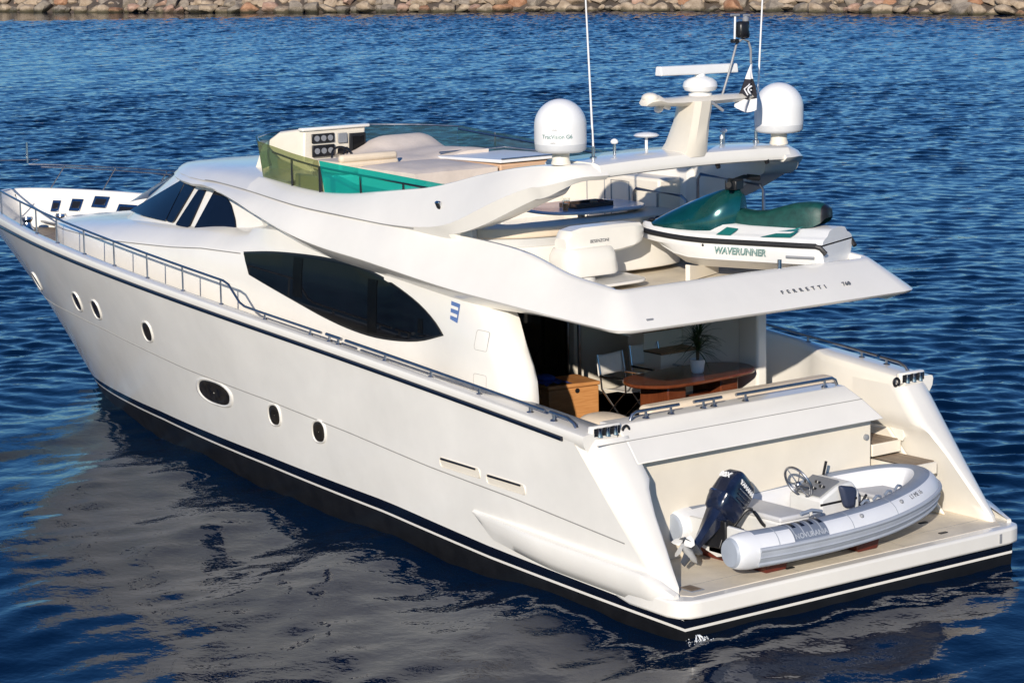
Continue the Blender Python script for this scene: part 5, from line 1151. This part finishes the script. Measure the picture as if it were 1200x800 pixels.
# cowl marks on the aft face and the camera side
sdx = MO @ Vector((0, 1, 0)); sdz = MO @ Vector((0, 0, 1)); sdn = MO @ Vector((-1, 0, 0))
lettering('80X', .10, om((.13, .214, .455)), MO @ Vector((-1, 0, 0)), sdz, WHITEP, ob, extr=.012, shear=.15, bold=.003)
lettering('YAMAHA', .075, om((-.155, .13, .46)), MO @ Vector((0, -1, 0)), sdz, WHITEP, ob, extr=.012, bold=.002)
g = G()
for k in range(3): a, b = om((-.170, .10-.02*k, .40-.05*k)), om((-.171, -.16, .42-.05*k)); g.tube([a, b], .009, 5)
g.tube([om((.10, .236, .25)), om((-.14, .20, .25))], .016, 6); put('cowl_stripes', g, STEEL, ob)
def shift(o, d):
    o.data.transform(Matrix.Translation(d))
    for c in o.children: shift(c, d)
for c in list(TD.children):
    k = {'steering_console': -.25, 'stern_seat': -.26, 'transom_board': -.36, 'outboard_motor': -.40, 'bow_seat': .10, 'lashing_post': .05}.get(c.name.split('.')[0])
    if k: shift(c, (0, k, 0))
# mahogany-red chocks under the tender
RED = mat('red brown painted chock', (0.13, 0.022, 0.012), 0.5, var=0.2)
for y, wh in ((1.12, 'stern'), (-.42, 'bow')):
    g = G(); g.prism([(.36, y-.16, .558), (.36, y+.16, .558), (.36, y+.22, .72), (.36, y-.22, .72)], (1.15, 0, 0)); o = put('boat_chock', g, RED, bevel=.01)
    tag(o, 'red brown chock under the %s end of the inflatable dinghy' % ('outboard motor' if wh == 'stern' else 'pointed bow'), 'chock')

# ------------------------------------------------------------------ COCKPIT FURNITURE
SOLE = 1.456
DT = root('dining_table', 'varnished dark wood dining table with pointed oval top in the aft cockpit', 'table', (4.2, -.85, SOLE), (0, 0, rad(4)))
pts = [(-.02, 1.10), (-.40, .86), (-.50, .45), (-.52, 0), (-.50, -.45), (-.40, -.86), (0, -1.10), (.40, -.86), (.50, -.45), (.52, 0), (.50, .45), (.40, .86)]
pts = closed2(pts, 4); g = G(); g.hexa([(x, y, .70) for x, y in pts], [(x, y, .745) for x, y in pts]); put('tabletop', g, MAHOG, DT, world=False, bevel=.015, smooth=40)
for y in (.50, -.50): g = G(); g.box((0, y, .36), (.55, .34, .70)); put('pedestal', g, MAHOG, DT, world=False, bevel=.02)
g = G(); g.box((0, 0, .28), (.12, .7, .4)); put('crossbar', g, MAHOG, DT, world=False)
PP = root('potted_plant', 'spiky green plant in white pot on the dark dining table', 'potted plant', (4.18, -.98, SOLE+.747))
g = G(); g.lathe([(.0, 0), (.075, 0), (.085, .02), (.105, .17), (.112, .185), (.098, .185), (.09, .15), (0, .15)], (0, 0, 0), None, 24); put('pot', g, WHITEP, PP, world=False)
g = G(); g.lathe([(0, .155), (.088, .155), (0, .17)], (0, 0, 0), None, 16); put('soil', g, mat('soil', (.03, .02, .015), .9), PP, world=False)
LEAF = mat('dark green leaves', (0.018, 0.045, 0.014), 0.45, var=0.4, vscale=9, col2=(0.04, 0.075, 0.02))
g = G(); rp = random.Random(11)
for cx, cy, h in ((.02, 0, .40), (-.03, .02, .30), (0, -.03, .50)):
    for k in range(44):
        a = rp.uniform(0, 6.28); el = rp.uniform(-.1, 1.35); L = rp.uniform(.24, .42); base_ = Vector((cx, cy, h)); d = Vector((math.cos(a)*math.cos(el), math.sin(a)*math.cos(el), math.sin(el))); s_d = Vector((-math.sin(a), math.cos(a), 0)); prev = []
        for i in range(6):
            t = i/5; p = base_+d*L*t+Vector((0, 0, -.30*L*t*t*(1.6-el*.6))); w = .013*(1-t)**.7*(0.5+min(1, t*4)*.5); prev.append([p-s_d*w, p+Vector((0, 0, -.003)), p+s_d*w])
        g.grid(prev)
put('foliage', g, LEAF, PP, world=False, fix=False, smooth=80)
g = G()
for cx, cy, h in ((.02, 0, .40), (-.03, .02, .30), (0, -.03, .50)): g.tube([(cx*.5, cy*.5, .15), (cx, cy, h)], .012, 6)
put('stem', g, mat('brown stem', (.10, .07, .04), .8), PP, world=False)
# folding chairs
CAN = mat('pale canvas', (0.78, 0.75, 0.70), 0.8, var=0.05, bump=0.002, bscale=120)
def chair(loc, rz, label):
    r = root('folding_chair', label, 'chair', loc, (0, 0, rz), 'folding canvas chairs at the cockpit table')
    for sy in (1, -1):
        g = G(); g.tube([(.24, sy*.25, 0), (-.22, sy*.25, .46)], .013, 8); g.tube([(-.24, sy*.25, 0), (.22, sy*.25, .46)], .013, 8); g.tube([(-.22, sy*.25, .46), (-.24, sy*.25, .60), (-.30, sy*.25, .93)], .013, 8); g.tube([(.22, sy*.25, .46), (.22, sy*.25, .64)], .013, 8); g.tube([(-.25, sy*.25, .64), (.25, sy*.25, .65)], .018, 8); put('frame', g, STEEL, r, world=False)
    g = G(); g.tube([(.24, -.25, .02), (.24, .25, .02)], .011, 8); g.tube([(-.24, -.25, .02), (-.24, .25, .02)], .011, 8); put('stretcher', g, BLACK, r, world=False)
    g = G(); g.grid([[(-.22+.44*i/8, -.25+.5*j/8, .465-.03*math.sin(math.pi*j/8)) for j in range(9)] for i in range(9)]); o = put('seat', g, CAN, r, world=False, fix=False); s_ = o.modifiers.new('thickness', 'SOLIDIFY'); s_.thickness = .008
    g = G(); g.grid([[(-.265-.035*i/6-.03*math.sin(math.pi*j/8), -.265+.53*j/8, .64+.29*i/6-.02*math.sin(math.pi*j/8)*(i/6)) for j in range(9)] for i in range(7)]); o = put('backrest', g, CAN, r, world=False, fix=False); s_ = o.modifiers.new('thickness', 'SOLIDIFY'); s_.thickness = .008
    return r
chair((5.10, -.48, SOLE), rad(188), 'folding canvas chair nearest the wooden chest, beside the pointed end of the dining table')
chair((5.35, -1.25, SOLE), rad(178), 'folding canvas chair standing behind the potted plant at the far side of the dining table')
# wooden chest with a blue towel
CH = root('storage_chest', 'orange pine storage chest with round hand hole by the dark saloon doors', 'chest', (6.0, -.08, SOLE), (0, 0, rad(-8)))
g = G(); g.box((0, 0, .22), (.62, .80, .44)); bx_ = put('box', g, PINE, CH, world=False, bevel=.012)
g = G(); g.box((0, 0, .475), (.65, .83, .055)); put('lid', g, PINE, CH, world=False, bevel=.012)
g = G(); g.lathe([(0, 0), (.035, 0), (.035, .006), (0, .006)], (-.312, -.05, .40), Matrix.Rotation(rad(-90), 3, 'Y'), 18); put('hand_hole', g, BLACK, bx_, world=False)
g = G(); n_ = 16; rows = []
for i in range(n_+1):
    r = []
    for j in range(n_+1):
        x, y = -.30+.52*i/n_, .02+.42*j/n_; z = .51+.05*(.5+.5*noise.noise(Vector((x*6, y*6, 3))))*min(1, j/4)*min(1, (n_-j)/2+.2)+.04*noise.noise(Vector((x*14, y*11, 1)))*min(1, j/3); r.append((x, y, max(.507, z)))
    rows.append(r)
g.grid(rows); g.ell((.02, .26, .56), (.16, .12, .05), 14, 8, e=.8)
tw = put('towel', g, mat('blue towelling', (0.012, 0.055, 0.32), 0.9, var=0.25, vscale=20, bump=0.004, bscale=150)); tw.location = CH.location; tw.rotation_euler = CH.rotation_euler
tag(tw, 'crumpled bright blue towel lying on the wooden chest', 'towel')

# ------------------------------------------------------------------ FLYBRIDGE TABLE, TRAY, DRINKS
FT = root('cocktail_table', 'pale oval table with sky tinted top on the upper deck carrying drinks', 'table', (5.85, -.33, 3.61))
TOPM = mat('sky tinted laminate', (0.52, 0.58, 0.70), 0.2, coat=0.5, var=0.05)  # blue of the reflected sky is put into the base colour
pts = closed2([(-.50, .62), (-.62, .3), (-.64, -.2), (-.58, -.62), (-.30, -.84), (.25, -.84), (.55, -.6), (.62, 0), (.55, .55), (.2, .80), (-.25, .80)], 4)
g = G(); g.hexa([(x, y, .745) for x, y in pts], [(x, y, .79) for x, y in pts]); put('tabletop', g, TOPM, FT, world=False, bevel=.015, smooth=40)
g = G(); g.lathe([(.22, 0), (.20, .02), (.06, .04), (.05, .72), (.16, .745), (0, .745)], (0, 0, 0), None, 20); put('pedestal', g, GEL, FT, world=False)
TZ = 3.61+.791
TRY = root('serving_tray', 'dark wooden serving tray on the upper deck table', 'tray', (5.72, -.32, TZ), (0, 0, rad(3)))
WICK = mat('dark woven wood', (0.06, 0.04, 0.03), 0.6, var=0.3, vscale=30, bump=0.004, bscale=90)
g = G(); g.box((0, 0, .008), (.36, .64, .016)); put('base', g, WICK, TRY, world=False)
for c, s in (((.18, 0, .03), (.02, .66, .06)), ((-.18, 0, .03), (.02, .66, .06)), ((0, .33, .03), (.36, .02, .06)), ((0, -.33, .03), (.36, .02, .06))): g = G(); g.box(c, s); put('rim', g, WICK, TRY, world=False, bevel=.004)
for i, (y, w_) in enumerate(((-.12, 'tan'), (-.24, 'red brown'))):
    g = G(); g.ell((0, 0, .035), (.07, .05, .03), 14, 8); o = put('snack', g, mat('%s snack' % w_, (.30, .17, .08) if i == 0 else (.16, .05, .03), .6, var=.3, vscale=40)); o.location = (5.72, -.33+y, TZ+.016); tag(o, '%s snack heap lying in the dark serving tray' % w_, 'food')
CLG = glass_mat('clear tumbler glass', (0.93, 0.95, 0.95), 0.96)
AMB = mat('amber drink', (0.55, 0.19, 0.03), 0.15, var=0.15)
for x, y, lb in ((5.42, .28, 'tumbler of amber drink nearest the left rim of the upper deck table'), (5.62, .10, 'tumbler of amber drink close beside the end of the serving tray')):
    t = root('drinking_glass', lb, 'glass', (x, y, TZ), group='tumblers of amber drink')
    g = G(); g.lathe([(0, 0), (.036, 0), (.038, .01), (.047, .155), (.044, .155), (.034, .012)], (0, 0, 0), None, 20); put('tumbler', g, CLG, t, world=False)
    g = G(); g.lathe([(0, .013), (.0335, .013), (.041, .11), (0, .11)], (0, 0, 0), None, 20); put('drink', g, AMB, t, world=False)

# ------------------------------------------------------------------ BURGEE hanging below the mast tube
FL = root('flag', 'drooping white flag with dark band and square ring emblem hanging by the mast', 'flag', (3.04, -.93, 6.42))
g = G(); rows = []; mi_ = []
NJ = 12
for i in range(25):
    t = i/24; z = -.60*t; w = .03+.30*min(1, t*1.15)**1.1; r = []
    for j in range(NJ+1):
        s = j/NJ; y = .03+(s-.12)*-0+w*(.30-s)*.85+.10*t*0; r.append((.05*math.sin(s*9+t*2)*min(1, t*2)+.015*math.sin(t*8), w*(.75-s)*.9-.02+0.03*t, z-(.06*s*(1-s)*4*t*t)+.05*t*t*(1-s)))
    rows.append(r)
g.grid(rows, rowmi=[1 if 8 <= i < 18 else 0 for i in range(24)])
FLM = mat('white flag cloth', (.72, .72, .74), .85, var=.03); FLD = mat('dark flag cloth', (.015, .014, .022), .85)
cloth = put('cloth', g, [FLM, FLD], FL, world=False, fix=False, smooth=80)
def fpt(t, s, off=-.012):
    i = min(23.999, t*24); j = min(NJ-.001, s*NJ); i0, j0 = int(i), int(j); a = Vector(rows[i0][j0]).lerp(Vector(rows[i0+1][j0]), i-i0); b = Vector(rows[i0][j0+1]).lerp(Vector(rows[i0+1][j0+1]), i-i0); p = a.lerp(b, j-j0); p.x += off; p.y += .006; return p
g = G(); g.tube([fpt(.545+.075*math.sin(a), .45+.17*math.cos(a)) for a in np.linspace(0, 6.3, 20)], .012, 6); g.tube([fpt(t, s) for t, s in ((.40, .60), (.46, .30), (.545, .16), (.66, .30))], .010, 6); g.ell(fpt(.545, .45), (.012, .012, .012), 6, 4); put('emblem', g, FLM, cloth, world=False)
